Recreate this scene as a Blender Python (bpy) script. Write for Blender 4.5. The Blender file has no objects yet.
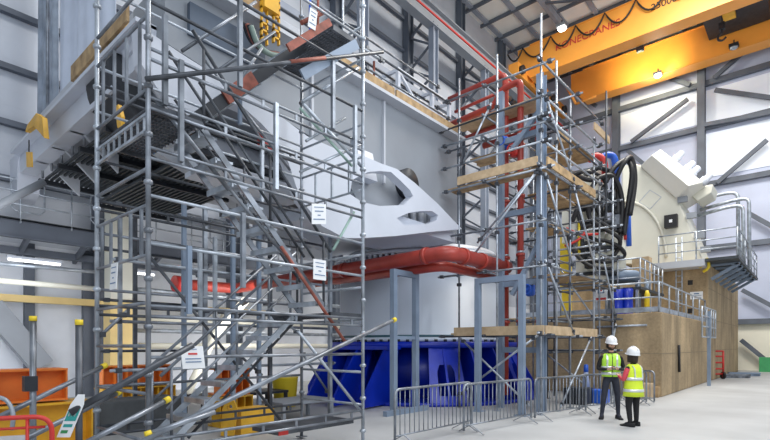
import bpy, bmesh, math, random
from mathutils import Vector, Matrix
random.seed(7)
R = math.radians
V = Vector
# ------------------------------------------------------------------ camera, world, light
F, CX, HY, H = 489.0, 385.0, 346.0, 1.6      # focal length in px, centre, horizon row, eye height
A = R(41.33); CA, SA = math.cos(A), math.sin(A)
sc = bpy.context.scene
col = sc.collection
cam = bpy.data.cameras.new('camera'); camo = bpy.data.objects.new('camera', cam); col.objects.link(camo)
cam.sensor_width = 36; cam.lens = 36 * F / 770; cam.shift_y = (HY - 220) / 770
cam.clip_end = 300
camo.location = (0, 0, H); camo.rotation_euler = (R(90), 0, A - R(90)); sc.camera = camo
w = bpy.data.worlds.new('world'); sc.world = w; w.use_nodes = True
bgn = w.node_tree.nodes['Background']; bgn.inputs[0].default_value = (.80, .90, 1.0, 1); bgn.inputs[1].default_value = 0.42
sc.view_settings.view_transform = 'Standard'; sc.view_settings.look = 'None'
sc.view_settings.exposure = 0.32; sc.view_settings.gamma = 1; sc.view_settings.use_curve_mapping = False
def area(loc, size, power, rot=(0, 0, 0), color=(1, 1, 1), sy=None):
    l = bpy.data.lights.new('hall_and_fill_light', 'AREA'); l.energy = power; l.size = size; l.color = color
    if sy: l.shape = 'RECTANGLE'; l.size_y = sy
    o = bpy.data.objects.new('hall_and_fill_light', l); o.location = loc; o.rotation_euler = rot; col.objects.link(o)
area((22, -3, 23), 7, 2200, color=(1, .97, .9))
area((5, 2, 22), 8, 1300, color=(1, .98, .95))
area((25, 4, 22.8), 6, 2400, color=(1, .97, .9))
area((20, 0, 14), 5, 450, (0, R(-100), 0), (1, .97, .92))  # added fill, brightens the crane front and back wall
area((8.5, -.5, 7.5), 4, 230, (R(80), 0, R(-18)), (.94, .97, 1))  # added fill outside the view, aimed at the drum
area((-4, -6, 9), 8, 700, (R(60), 0, R(-50)), (.93, .96, 1))

# ------------------------------------------------------------------ pixel helpers (a pixel meets a real plane)
def ray(px, py):
    k = (px - CX) / F
    return V((CA + k * SA, SA - k * CA, (HY - py) / F))
def PX(px, py, X): r = ray(px, py); return V((0, 0, H)) + r * (X / r.x)
def PY(px, py, Y): r = ray(px, py); return V((0, 0, H)) + r * (Y / r.y)
def PZ(px, py, Z): r = ray(px, py); return V((0, 0, H)) + r * ((Z - H) / r.z)
def PD(px, py, d): return V((0, 0, H)) + ray(px, py) * d
# ------------------------------------------------------------------ materials
MATS = {}
def mat(name, c, rough=.5, metal=0, noise=.12, scale=6, bump=0, emis=0, alpha=1, trans=0, c2=None):
    if name in MATS: return MATS[name]
    m = bpy.data.materials.new(name); m.use_nodes = True; nt = m.node_tree; b = nt.nodes['Principled BSDF']
    b.inputs['Roughness'].default_value = rough; b.inputs['Metallic'].default_value = metal
    tc = nt.nodes.new('ShaderNodeTexCoord'); n = nt.nodes.new('ShaderNodeTexNoise')
    n.inputs['Scale'].default_value = scale; n.inputs['Detail'].default_value = 5
    nt.links.new(tc.outputs['Object'], n.inputs['Vector'])
    r = nt.nodes.new('ShaderNodeValToRGB'); r.color_ramp.elements[0].position = .3; r.color_ramp.elements[1].position = .7
    d = c2 or tuple(max(0, x * (1 - noise * 1.6)) for x in c)
    u = tuple(min(1, x * (1 + noise * .6)) for x in c) if not c2 else c
    r.color_ramp.elements[0].color = (*d, 1); r.color_ramp.elements[1].color = (*u, 1)
    nt.links.new(n.outputs['Fac'], r.inputs['Fac']); nt.links.new(r.outputs['Color'], b.inputs['Base Color'])
    if bump:
        bp = nt.nodes.new('ShaderNodeBump'); bp.inputs['Strength'].default_value = bump; bp.inputs['Distance'].default_value = .02
        nt.links.new(n.outputs['Fac'], bp.inputs['Height']); nt.links.new(bp.outputs['Normal'], b.inputs['Normal'])
    if emis:
        b.inputs['Emission Color'].default_value = (*c, 1); b.inputs['Emission Strength'].default_value = emis
    b.inputs['Alpha'].default_value = alpha; b.inputs['Transmission Weight'].default_value = trans
    MATS[name] = m; return m
def cladding(name, c, pitch, axis='Z', depth=.5, emis=0):
    """profiled sheet: ribs by a wave texture used for bump and a thin joint line"""
    m = mat(name, c, .5, .1, .06, .6, emis=emis); nt = m.node_tree; b = nt.nodes['Principled BSDF']
    tc = nt.nodes['Texture Coordinate']; wv = nt.nodes.new('ShaderNodeTexWave')
    wv.bands_direction = axis; wv.inputs['Scale'].default_value = 2 * math.pi / pitch / 20; wv.wave_profile = 'SAW'
    nt.links.new(tc.outputs['Object'], wv.inputs['Vector'])
    bp = nt.nodes.new('ShaderNodeBump'); bp.inputs['Strength'].default_value = depth; bp.inputs['Distance'].default_value = .05
    nt.links.new(wv.outputs['Fac'], bp.inputs['Height']); nt.links.new(bp.outputs['Normal'], b.inputs['Normal'])
    return m
GALV = mat('galvanised_tube', (.30, .33, .38), .36, .6, .4, 3)
GALVD = mat('weathered_tube', (.10, .11, .13), .45, .5, .35, 4)
GALVL = mat('bright_galvanised', (.46, .51, .58), .38, .5, .25, 5)
ALU = mat('aluminium_rail', (.62, .66, .72), .35, .6, .1, 5)
BGREY = mat('blue_grey_paint', (.24, .31, .42), .5, .1, .12, 2)
BLUET = mat('blue_painted_tube', (.08, .15, .26), .5, .2, .2, 4)
COLM = mat('column_paint', (.13, .15, .19), .6, .1, .15, 1)
COLL = mat('column_light', (.30, .34, .42), .6, .1, .12, 1)
WHITE = mat("white_paint", (.60, .64, .73), .4, 0, .05, 1.2)
LGREY = mat('light_grey_paint', (.50, .53, .59), .5, 0, .07, .9)
MGREY = mat('mid_grey_paint', (.28, .305, .345), .5, 0, .08, .8)
SLATE = mat('slate_paint', (.09, .12, .17), .5, .1, .15, 2)
PALEY = mat('pale_yellow', (.80, .60, .26), .5, 0, .06, 2)
CREAM = mat('cream_paint', (.74, .73, .64), .45, 0, .05, 1)
BLUE = mat('royal_blue_paint', (.003, .028, .46), .35, 0, .18, 1.5)
RED = mat('red_oxide_pipe', (.40, .052, .038), .38, .05, .15, 3)
REDB = mat('bright_red', (.55, .03, .025), .45, 0, .1, 4)
RUST = mat('rusty_red_tube', (.34, .10, .07), .6, .1, .3, 8)
ORANGE = mat('orange_paint', (.80, .21, .03), .45, 0, .14, 2)
CRANEM = mat('crane_orange', (.90, .37, .06), .42, 0, .04, 1)
YELLOW = mat('yellow_paint', (.80, .44, .03), .45, 0, .14, 3)
YCAP = mat('yellow_plastic', (.80, .60, .03), .5, 0, .05, 5)
WOOD = mat('scaffold_board', (.52, .36, .19), .8, 0, .3, 5, c2=(.26, .17, .09))
WOODL = mat('pale_board', (.62, .47, .30), .8, 0, .22, 5, c2=(.42, .30, .18))
BLACK = mat('black_rubber', (.014, .014, .017), .5, 0, .1, 5)
DARK = mat('dark_steel', (.035, .04, .05), .5, .4, .2, 4)
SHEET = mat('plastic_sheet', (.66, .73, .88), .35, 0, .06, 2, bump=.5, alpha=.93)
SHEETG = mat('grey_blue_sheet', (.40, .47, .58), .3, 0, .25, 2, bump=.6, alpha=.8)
PAPER = mat('paper_notice', (.85, .87, .90), .6, 0, .02, 3)
INK = mat('notice_ink', (.10, .20, .38), .6)
REDINK = mat('notice_red', (.60, .04, .04), .6)
TEAL = mat('teal_label', (.03, .35, .33), .5)
LAMP = mat('lamp_glow', (1, .97, .9), .5, emis=14)
TUBEL = mat('tube_glow', (1, .98, .95), .5, emis=4)
HIVIS = mat('hivis_lime', (.50, .86, .07), .6, 0, .05, 10)
HIVIS2 = mat('hivis_yellow', (.70, .88, .04), .6, 0, .05, 10)
REFL = mat('reflective_band', (.70, .74, .74), .3, .3, .05, 10)
SKIN = mat('skin', (.62, .36, .26), .55, 0, .05, 10)
NAVY = mat('navy_cloth', (.030, .034, .055), .8, 0, .2, 12)
BLKC = mat('black_cloth', (.012, .012, .015), .8, 0, .2, 12)
PINK = mat('coral_sleeve', (.66, .07, .10), .7, 0, .1, 10)
HAIR = mat('dark_hair', (.035, .022, .015), .7, 0, .2, 30)
HELM = mat('white_helmet', (.85, .86, .88), .25, 0, .02, 10)
GRAT = mat('dark_grating', (.06, .07, .08), .5, .4, .2, 6)
CONEB = mat('pale_blue_plastic', (.35, .42, .62), .4, 0, .1, 6)
GREEN = mat('green_paint', (.05, .32, .12), .5, 0, .1, 5)
GREENM = mat('dull_green', (.20, .27, .24), .5, 0, .1, 5)
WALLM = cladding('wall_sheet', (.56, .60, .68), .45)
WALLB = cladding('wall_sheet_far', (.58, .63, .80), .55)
GLOWS = cladding('glowing_wall_sheet', (.80, .86, .96), .45, emis=.12)
CURT = mat('white_liner', (.78, .82, .90), .6, 0, .10, .7, bump=.3)
ROOFM = cladding('roof_sheet', (.92, .92, .90), 1.2, 'X', .3)
FLOORM = mat('floor_concrete', (.47, .48, .49), .55, 0, .12, .55)
def blockmat():
    m = mat('formed_concrete', (.43, .32, .19), .85, 0, .16, .8); nt = m.node_tree; b = nt.nodes['Principled BSDF']
    ramp = nt.nodes['Color Ramp']; tc = nt.nodes['Texture Coordinate']
    n2 = nt.nodes.new('ShaderNodeTexNoise'); n2.inputs['Scale'].default_value = 14; n2.inputs['Detail'].default_value = 6
    nt.links.new(tc.outputs['Object'], n2.inputs['Vector'])
    mp = nt.nodes.new('ShaderNodeMapping'); mp.inputs['Scale'].default_value = (1, 1, .15)
    n3 = nt.nodes.new('ShaderNodeTexNoise'); n3.inputs['Scale'].default_value = 2.2
    nt.links.new(tc.outputs['Object'], mp.inputs['Vector']); nt.links.new(mp.outputs[0], n3.inputs['Vector'])
    mx = nt.nodes.new('ShaderNodeMixRGB'); mx.blend_type = 'OVERLAY'; mx.inputs[0].default_value = .35
    nt.links.new(ramp.outputs[0], mx.inputs[1]); nt.links.new(n2.outputs['Fac'], mx.inputs[2])
    mx2 = nt.nodes.new('ShaderNodeMixRGB'); mx2.blend_type = 'OVERLAY'; mx2.inputs[0].default_value = .6
    nt.links.new(mx.outputs[0], mx2.inputs[1]); nt.links.new(n3.outputs['Fac'], mx2.inputs[2])
    nt.links.new(mx2.outputs[0], b.inputs['Base Color']); return m
BLOCKM = blockmat()
# ------------------------------------------------------------------ mesh builder
class MB:
    def __init__(s): s.v = []; s.f = []; s.m = []; s.mats = []; s.sm = []
    def _mi(s, m):
        if m not in s.mats: s.mats.append(m)
        return s.mats.index(m)
    def add(s, vs, fs, m=None, smooth=False):
        n = len(s.v); s.v += [tuple(v) for v in vs]
        for f in fs: s.f.append(tuple(i + n for i in f)); s.m.append(m); s.sm.append(smooth)
        return s
    def box(s, lo, hi, m=None):
        x0, y0, z0 = lo; x1, y1, z1 = hi
        return s.add([(x0, y0, z0), (x1, y0, z0), (x1, y1, z0), (x0, y1, z0), (x0, y0, z1), (x1, y0, z1), (x1, y1, z1), (x0, y1, z1)],
                     [(0, 3, 2, 1), (4, 5, 6, 7), (0, 1, 5, 4), (1, 2, 6, 5), (2, 3, 7, 6), (3, 0, 4, 7)], m)
    def bar(s, p, q, wd, ht, m=None, up=V((0, 0, 1))):
        """rectangular bar from p to q, wd across, ht along up"""
        p, q = V(p), V(q); d = (q - p).normalized()
        if abs(d.dot(up)) > .98: up = V((0, 1, 0))
        sd = d.cross(up).normalized(); u = sd.cross(d).normalized()
        vs = []
        for c in (p, q):
            for a, b in ((-1, -1), (1, -1), (1, 1), (-1, 1)): vs.append(c + sd * a * wd / 2 + u * b * ht / 2)
        return s.add(vs, [(0, 1, 2, 3), (7, 6, 5, 4), (0, 4, 5, 1), (1, 5, 6, 2), (2, 6, 7, 3), (3, 7, 4, 0)], m)
    def ibeam(s, p, q, wd, ht, t=.03, m=None):
        p, q = V(p), V(q); d = (q - p).normalized(); up = V((0, 0, 1))
        if abs(d.dot(up)) > .98: up = V((1, 0, 0))
        sd = d.cross(up).normalized(); u = sd.cross(d).normalized()
        s.bar(p, q, t, ht, m, u); o = u * (ht / 2)
        s.bar(p + o, q + o, wd, t, m, u); s.bar(p - o, q - o, wd, t, m, u); return s
    def tube(s, p, q, r, n=8, m=None, r2=None, caps=True):
        p, q = V(p), V(q); d = q - p
        if d.length < 1e-6: return s
        d.normalize(); a = d.orthogonal().normalized(); b = d.cross(a); r2 = r if r2 is None else r2
        vs = []
        for c, rr in ((p, r), (q, r2)):
            for i in range(n): t = 2 * math.pi * i / n; vs.append(c + a * math.cos(t) * rr + b * math.sin(t) * rr)
        s.add(vs, [(i, (i + 1) % n, n + (i + 1) % n, n + i) for i in range(n)], m, True)
        if caps: k = len(s.v) - 2 * n; s.f.append(tuple(k + n - 1 - i for i in range(n))); s.m.append(m); s.sm.append(False); s.f.append(tuple(k + n + i for i in range(n))); s.m.append(m); s.sm.append(False)
        return s
    def path(s, pts, r, n=8, m=None, bend=0, close=False):
        """swept tube along pts; bend>0 rounds each corner"""
        pts = [V(p) for p in pts]
        if bend:
            out = [pts[0]]
            for i in range(1, len(pts) - 1):
                a, b, c = pts[i - 1], pts[i], pts[i + 1]
                k = min(bend, (a - b).length * .49, (c - b).length * .49)
                p0 = b + (a - b).normalized() * k; p1 = b + (c - b).normalized() * k
                for j in range(7):
                    t = j / 6; out.append(p0.lerp(b, t).lerp(b.lerp(p1, t), t))
            out.append(pts[-1]); pts = out
        rings = []; N = len(pts); pa = None
        for i, p in enumerate(pts):
            if close: d = pts[(i + 1) % N] - pts[i - 1]
            else: d = pts[min(i + 1, N - 1)] - pts[max(i - 1, 0)]
            d.normalize()
            a = d.orthogonal().normalized() if pa is None else (pa - d * pa.dot(d)).normalized()
            pa = a; b = d.cross(a)
            rings.append([p + a * math.cos(2 * math.pi * j / n) * r + b * math.sin(2 * math.pi * j / n) * r for j in range(n)])
        vs = [v for rg in rings for v in rg]; fs = []
        for i in range(N if close else N - 1):
            k = (i + 1) % N
            for j in range(n): fs.append((i * n + j, i * n + (j + 1) % n, k * n + (j + 1) % n, k * n + j))
        s.add(vs, fs, m, True)
        if not close:
            k = len(s.v) - N * n
            s.f.append(tuple(k + n - 1 - j for j in range(n))); s.m.append(m); s.sm.append(False)
            s.f.append(tuple(k + (N - 1) * n + j for j in range(n))); s.m.append(m); s.sm.append(False)
        return s
    def ring(s, c, r0, r1, z0, z1, n=48, m=None, smooth=True):
        """annular block round a vertical axis (r0 may be 0)"""
        cx, cy = c[0], c[1]; vs = []
        for i in range(n):
            t = 2 * math.pi * i / n; x, y = math.cos(t), math.sin(t)
            vs += [(cx + x * r1, cy + y * r1, z0), (cx + x * r1, cy + y * r1, z1), (cx + x * r0, cy + y * r0, z1), (cx + x * r0, cy + y * r0, z0)]
        fo, ft = [], []
        for i in range(n):
            a, b = 4 * i, 4 * ((i + 1) % n)
            fo.append((a, b, b + 1, a + 1)); ft.append((a + 1, b + 1, b + 2, a + 2)); ft.append((a + 3, a, b, b + 3)) ; ft.append((a + 2, b + 2, b + 3, a + 3))
        k = len(s.v); s.add(vs, fo, m, smooth)
        for f in ft: s.f.append(tuple(k + i for i in f)); s.m.append(m); s.sm.append(False)
        return s
    def lathe(s, c, prof, n=32, m=None, axis=V((0, 0, 1))):
        c = V(c); ax = V(axis).normalized(); a = ax.orthogonal().normalized(); b = ax.cross(a); vs = []; fs = []
        for (r, z) in prof:
            for i in range(n): t = 2 * math.pi * i / n; vs.append(c + ax * z + (a * math.cos(t) + b * math.sin(t)) * r)
        for k in range(len(prof) - 1):
            for i in range(n): fs.append((k * n + i, k * n + (i + 1) % n, (k + 1) * n + (i + 1) % n, (k + 1) * n + i))
        s.add(vs, fs, m, True)
        k = len(s.v) - n * len(prof)
        s.f.append(tuple(k + n - 1 - i for i in range(n))); s.m.append(m); s.sm.append(False)
        k = len(s.v) - n; s.f.append(tuple(k + i for i in range(n))); s.m.append(m); s.sm.append(False)
        return s
    def prism(s, pts, ext, m=None, holes=()):
        """planar outline extruded by ext; holes handled by triangle fill"""
        ext = V(ext); bm = bmesh.new(); loops = [list(pts)] + [list(h) for h in holes]; es = []
        for lp in loops:
            vs = [bm.verts.new(V(p)) for p in lp]
            for i in range(len(vs)): es.append(bm.edges.new((vs[i], vs[(i + 1) % len(vs)])))
        bmesh.ops.triangle_fill(bm, use_beauty=True, use_dissolve=False, edges=es)
        bm.verts.index_update(); n = len(bm.verts)
        v0 = [v.co.copy() for v in bm.verts]; fs = [tuple(v.index for v in f.verts) for f in bm.faces]; bm.free()
        allf = [f for f in fs] + [tuple(n + i for i in reversed(f)) for f in fs]; k = 0
        for lp in loops:
            L = len(lp)
            for i in range(L): a, b = k + i, k + (i + 1) % L; allf.append((a, b, n + b, n + a))
            k += L
        s.add(v0 + [v + ext for v in v0], allf, m)
        return s
    def build(s, name, m, parent=None, fixn=True, bevel=0):
        me = bpy.data.meshes.new(name); off = V((0, 0, 0))
        if parent is not None: off = wloc(parent)
        me.from_pydata([tuple(V(v) - off) for v in s.v], [], s.f)
        mats = [m]; me.materials.append(m)
        for x in s.m:
            if x is not None and x not in mats: mats.append(x); me.materials.append(x)
        for i, p in enumerate(me.polygons):
            p.use_smooth = s.sm[i]; p.material_index = 0 if s.m[i] is None else mats.index(s.m[i])
        if fixn:
            bm = bmesh.new(); bm.from_mesh(me); bmesh.ops.recalc_face_normals(bm, faces=bm.faces); bm.to_mesh(me); bm.free()
        o = bpy.data.objects.new(name, me); col.objects.link(o)
        if parent is not None: o.parent = parent; LOC[o.name] = off
        if bevel:
            md = o.modifiers.new('bevel', 'BEVEL'); md.width = bevel; md.segments = 2; md.limit_method = 'ANGLE'
        return o
LOC = {}
def wloc(o): return LOC.get(o.name, V((0, 0, 0)))
def tag(o, label, cat, group=None, kind=None):
    if label: o['label'] = label
    if cat: o['category'] = cat
    if group: o['group'] = group
    if kind: o['kind'] = kind
    return o
def thing(name, label, cat, loc=(0, 0, 0), group=None):
    o = bpy.data.objects.new(name, None); col.objects.link(o); o.location = loc; o.empty_display_size = .2
    LOC[o.name] = V(loc); return tag(o, label, cat, group)
def struct(mb, name, m):
    o = mb.build(name, m); o['kind'] = 'structure'; return o
def text_mb(body, size, org, xdir, ydir, ext=.01, fit=None, center=False):
    cu = bpy.data.curves.new('lettering', 'FONT'); cu.body = body; cu.size = size; cu.extrude = ext
    t = bpy.data.objects.new('lettering_tmp', cu); col.objects.link(t)
    dg = bpy.context.evaluated_depsgraph_get(); me = bpy.data.meshes.new_from_object(t.evaluated_get(dg))
    col.objects.unlink(t); bpy.data.objects.remove(t)
    vs = [v.co.copy() for v in me.vertices]; x0 = min(v.x for v in vs); x1 = max(v.x for v in vs)
    k = fit / (x1 - x0) if fit else 1; xd, yd = V(xdir).normalized(), V(ydir).normalized(); zd = xd.cross(yd)
    sh = (x0 + x1) / 2 if center else x0
    mb = MB(); mb.add([V(org) + xd * (v.x - sh) * k + yd * v.y * (k if fit else 1) + zd * v.z for v in vs], [tuple(p.vertices) for p in me.polygons])
    bpy.data.meshes.remove(me); return mb
TR = .0265
# ------------------------------------------------------------------ setting
WY, WX, RZ = 17.5, 40.0, 24.0
struct(MB().box((-14, -22, -.2), (WX + .3, WY + .3, 0)), 'floor', FLOORM)
struct(MB().box((-6, WY, 4.6), (WX + .3, WY + .3, RZ + 2)), 'wall_left', WALLM)
struct(MB().box((-6, WY, 0), (WX + .3, WY + .3, 4.6)), 'wall_left_lower', CURT)
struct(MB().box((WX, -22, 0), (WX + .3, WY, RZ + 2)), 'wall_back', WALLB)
struct(MB().box((13, -22, RZ), (WX, WY, RZ + .15)), 'ceiling', ROOFM)
# brightly lit stretches of back wall, put in as weakly glowing panels
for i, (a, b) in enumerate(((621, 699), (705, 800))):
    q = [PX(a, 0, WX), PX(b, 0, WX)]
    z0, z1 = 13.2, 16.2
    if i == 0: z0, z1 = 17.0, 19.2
    struct(MB().box((WX - .06, q[1].y, z0), (WX, q[0].y, z1)), 'glow_panel_%d' % (i + 1), GLOWS)
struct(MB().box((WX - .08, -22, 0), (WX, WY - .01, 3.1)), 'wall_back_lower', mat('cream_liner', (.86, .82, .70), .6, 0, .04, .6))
struct(MB().box((WX - .06, -2, 16.9), (WX, 5.7, 19.2)), 'glow_panel_3', GLOWS)  # another lit stretch of wall, its brightness put in as glow
# back wall frame
for y in (11.4, 5.87, .35, -5.2):
    struct(MB().ibeam((WX - .35, y, 0), (WX - .35, y, RZ), .45, .5, .05), 'steel_column', COLM)
for z in (3.2, 8.3, 12.66, 16.6, 19.6):
    struct(MB().bar((WX - .25, -10, z), (WX - .25, WY, z), .3, .34), 'wall_beam', COLM)
for a, b in (((631, 142), (688, 99)), ((714, 78), (758, 39)), ((662, 75), (690, 85)), ((715, 90), (772, 98)), ((717, 183), (767, 140)),
             ((750, 214), (775, 228)), ((600, 62), (628, 30)), ((596, 106), (575, 92)), ((628, 151), (645, 165)), ((742, 290), (772, 306)), ((704, 125), (772, 112)), ((741, 340), (772, 365))):
    p, q = PX(a[0], a[1], WX - .55), PX(b[0], b[1], WX - .55)
    struct(MB().bar(p, q, .2, .26, None, V((-1, 0, 0)).cross((q - p)).normalized()), 'wall_brace', COLM)
# left wall frame : wall columns, crane columns, lacing between them
for k, X in enumerate((5.8, 10.6, 16.1, 21.6, 27.05, 32.6, 38.0)):
    struct(MB().ibeam((X, WY - .25, 0), (X, WY - .25, RZ), .4, .45, .05), 'steel_column', COLM)
    if X > 7: 
        struct(MB().ibeam((X, 15.5, 5.6), (X, 15.5, 19), .34, .4, .05), 'crane_column', COLL)
        lc = MB(); z = 9
        while z < 19: lc.bar((X, 15.7, z), (X, WY - .4, z + .9), .1, .1); lc.bar((X, WY - .4, z + .9), (X, 15.7, z + 1.8), .1, .1); z += 1.8
        struct(lc, 'column_lacing', COLM)
        if X < 38: struct(MB().bar((X + .2, WY - .9, 12), (X + 5, WY - .9, 17), .14, .14), 'wall_brace', COLM)
struct(MB().ibeam((8, 15.5, 19.3), (WX - .4, 15.5, 19.3), .5, 1.0, .06), 'crane_runway_beam', MGREY)
struct(MB().bar((8, 15.1, 19.1), (WX - .4, 15.1, 19.1), .06, .1), 'crane_power_rail', REDB)
for z in (6.4, 8.0, 9.6, 11.2, 12.8, 14.6, 16.4, 18.2, 20, 22): struct(MB().bar((-5, WY - .12, z), (WX - .5, WY - .12, z), .18, .16), 'wall_rail', COLM)
struct(MB().bar((10, 15.3, 14.6), (WX - .6, 15.3, 14.6), .2, .26), 'wall_beam', COLL)
# roof frame
for x in range(14, 41, 2): struct(MB().bar((x, -10, RZ - .15), (x, WY, RZ - .15), .12, .22), 'roof_purlin', COLM)
for y in range(-3, 18, 2): struct(MB().bar((13, y, RZ - .1), (WX, y, RZ - .1), .3, .14), 'roof_purlin', COLL)
for y in (1, 7, 13): struct(MB().bar((13, y, RZ - .5), (WX, y, RZ - .5), .25, .45), 'roof_beam', COLL)
for i in range(7): struct(MB().bar((14 + 4 * i, 13, RZ - .6), (18 + 4 * i, 7, RZ - .6), .12, .12), 'roof_brace', COLM)
# lower left wall dark frames, door posts
for px in (30, 88, 96):
    p = PY(px, 346, WY - .3); struct(MB().box((p.x - .12, WY - .3, 0), (p.x + .12, WY - .1, 4.6)), 'steel_post', COLM)
for z, m in ((4.3, COLM), (2.95, PALEY)):
    struct(MB().bar((-5, WY - .5, z), (12, WY - .5, z), .2, .2), 'wall_pipe_rail', m)
struct(MB().bar(PY(-10, 306, 16.6), PY(42, 366, 16.6), .4, .55), 'wall_brace', MGREY)
p = PY(120, 346, 15.8)
struct(MB().box((p.x - .33, 15.6, 3.0), (p.x + .33, 16.1, 8.5)), 'concrete_column', CREAM)
tag(MB().box((p.x - .35, 15.58, 0), (p.x + .35, 16.12, 2.99)).build('column_guard', PALEY), 'pale yellow guard wrapped around foot of the pale column behind the stair tower', 'column guard')

# ------------------------------------------------------------------ overhead crane
cr = thing('overhead_crane', 'orange double-girder overhead travelling crane under the hall roof', 'crane', (34, 8, 20.2))
def girder(X, y1, z0=20.15, z1=22.35):
    g = MB(); g.box((X, -9, z0), (X + .9, y1, z1)); g.box((X - .07, -9, z1), (X + .97, y1, z1 + .06)); g.box((X - .07, -9, z0 - .05), (X + .97, y1, z0))
    g.prism([(X, y1, z0), (X, y1, z1), (X, y1 + .9, z1), (X, y1 + .9, z1 - 1.1)], (.9, 0, 0))
    return g.build('girder', CRANEM, cr)
yA = PX(530, 50, 32).y; yB = PX(583, 95, 37.5).y
ga = girder(32, yA); gb = girder(37.5, yB)
t = text_mb('KONECRANES', 1, PX(556, 51, 31.98), (0, -1, 0), (0, 0, 1), .01, fit=abs(PX(556, 50, 32).y - PX(620, 22, 32).y))
t.build('lettering', REDINK, ga)
t = text_mb('25000 KG', .55, PX(651, 11, 31.98), (0, -1, 0), (0, 0, 1), .01); t.build('lettering', BLACK, ga)
MB().box((30.6, yA + .2, 19.95), (WX - .8, yA + .9, 20.75)).build('end_carriage', CRANEM, cr)
for x in (31, 33.5, 36.2, 38.4): MB().lathe((x, yA + .2, 20.3), [(.28, 0), (.28, -.25)], 16, None, (0, 1, 0)).build('wheel', DARK, cr)
w2 = MB(); 
for a, b in (((566, 86), (576, 104)), ((576, 104), (596, 96))): w2.tube(PX(*a, 36), PX(*b, 36), .09)
w2.build('bracket', CRANEM, cr)
fc = MB(); ys = [PX(x, 20, 31.9).y for x in (508, 523, 551, 576, 605, 636, 668, 690, 715)]
pts = []
for i in range(len(ys) - 1):
    for j in range(10):
        s_ = j / 10; sg = 1.0 if i else .7
        pts.append((31.85, ys[i] + (ys[i + 1] - ys[i]) * s_, 22.3 - sg * 4 * s_ * (1 - s_) * .95))
fc.path(pts, .055, 6); fc.build('festoon_cable', BLACK, cr)
tl = MB().box((33.0, 2.0, 21.2), (37.3, 5.1, 22.6)).build('trolley', DARK, cr)
hb = MB(); hb.box((34.6, 3.5, 21.0), (35.4, 4.1, 22.9)); hb.build('hoist_motor', YELLOW, cr)
hd = MB().lathe((34, 2.4, 21.9), [(.5, 0), (.5, .2), (.42, .2), (.42, 1.2), (.5, 1.2), (.5, 1.4)], 20, None, (0, 1, 0)); hd.build('cable_drum', DARK, cr)
hk = MB(); c = PX(722, 24, 35); hk.tube(c + V((0, 0, 1.2)), c, .05)
hk.box((c.x - .15, c.y - .15, c.z - .35), (c.x + .15, c.y + .15, c.z + .05))
hk.path([c + V((0, 0, -.3)), c + V((0, .02, -.55)), c + V((0, .2, -.65)), c + V((0, .2, -.9)), c + V((0, -.05, -1.0)), c + V((0, -.2, -.85))], .06, 8, None, .1)
hk.build('hook', DARK, cr)
def flood(px, py, X, name='crane_floodlight', lab='', en=0, glow=LAMP):
    c = PX(px, py, X); o = thing(name, lab, 'floodlight', c)
    MB().box((c.x - .25, c.y - .25, c.z + .06), (c.x + .25, c.y + .25, c.z + .22)).build('housing', DARK, o)
    MB().lathe((c.x, c.y, c.z), [(.12, -.08), (.22, -.02), (.22, .06)], 16).build('lens', glow, o)
    MB().bar((c.x, c.y, c.z + .2), (c.x, c.y, c.z + .5), .06, .06).build('bracket', DARK, o)
    if en:
        l = bpy.data.lights.new('flood_bulb', 'POINT'); l.energy = en; l.shadow_soft_size = .2; l.color = (1, .95, .8)
        lo = bpy.data.objects.new('flood_bulb', l); lo.location = (c.x - .3, c.y, c.z - .25); col.objects.link(lo)
    return c
flood(658, 76, 37.3, lab='lit floodlight glaring under the lower orange crane girder', en=260)
flood(734, 48, 37.3, lab='unlit floodlight under the lower crane girder near the hook', glow=GALVL)
c = flood(562, 29, 27.5, 'roof_lamp', 'round glaring high-bay lamp hanging beside the cable loops of the crane', 200)
l = bpy.data.lights.new('girder_wash', 'SPOT'); l.energy = 2600; l.color = (1, .85, .45); l.spot_size = R(75); l.spot_blend = 1; l.shadow_soft_size = .3
lo = bpy.data.objects.new('girder_wash', l); p0 = PX(640, 55, 33.2); p0.z = 19.8; lo.location = p0; col.objects.link(lo)
tg = PX(648, 62, 37.5); lo.rotation_euler = (tg - p0).to_track_quat('-Z', 'Y').to_euler()
MB().box((p0.x - .1, p0.y - .2, p0.z + .1), (p0.x + .2, p0.y + .2, p0.z + .35)).build('floodlight_housing', DARK, cr)

# ------------------------------------------------------------------ concrete blocks
X1, X2, X3, YB = 17.2, 26.1, 37.4, 3.6
def joints(mb, X0, X9, z1):
    pass
Z1, Z2 = 2.66, 5.4
b1 = tag(MB().box((X1, YB, 0), (X2, 10, Z1)).build('concrete_block', BLOCKM, bevel=.03), 'low brown concrete block behind the two people, railing on top', 'concrete block')
b2 = tag(MB().box((X2, YB, 0), (X3, 10, Z2)).build('concrete_block', BLOCKM, bevel=.03), 'tall brown concrete block rising behind the low one under the cream machine', 'concrete block')
JM = mat('joint_line', (.26, .21, .14), .9)
j = MB()
for x in (19.6, 22, 24.2): j.box((x, YB - .006, .02), (x + .03, YB - .0005, Z1))
for y in (5.6, 7.6): j.box((X1 - .006, y, .02), (X1 - .0005, y + .02, Z1))
j.box((X1, YB - .006, 1.35), (X2, YB - .0005, 1.37)); j.box((X1 - .006, YB, 1.35), (X1 - .0005, 10, 1.37)); 
o = j.build('joint', JM, b1); 
j = MB()
for x in (28, 31, 34): j.box((x, YB - .006, .02), (x + .03, YB - .0005, Z2))
for z in (1.4, 2.8, 4.2): j.box((X2, YB - .006, z), (X3, YB - .0005, z + .02))
for z in (3.1, 4.4):
    for y in (4.2,): j.box((X2 - .01, y, z), (X2 - .0005, y + .2, z + .22), BLACK)
j.build('joint', JM, b2)
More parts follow.
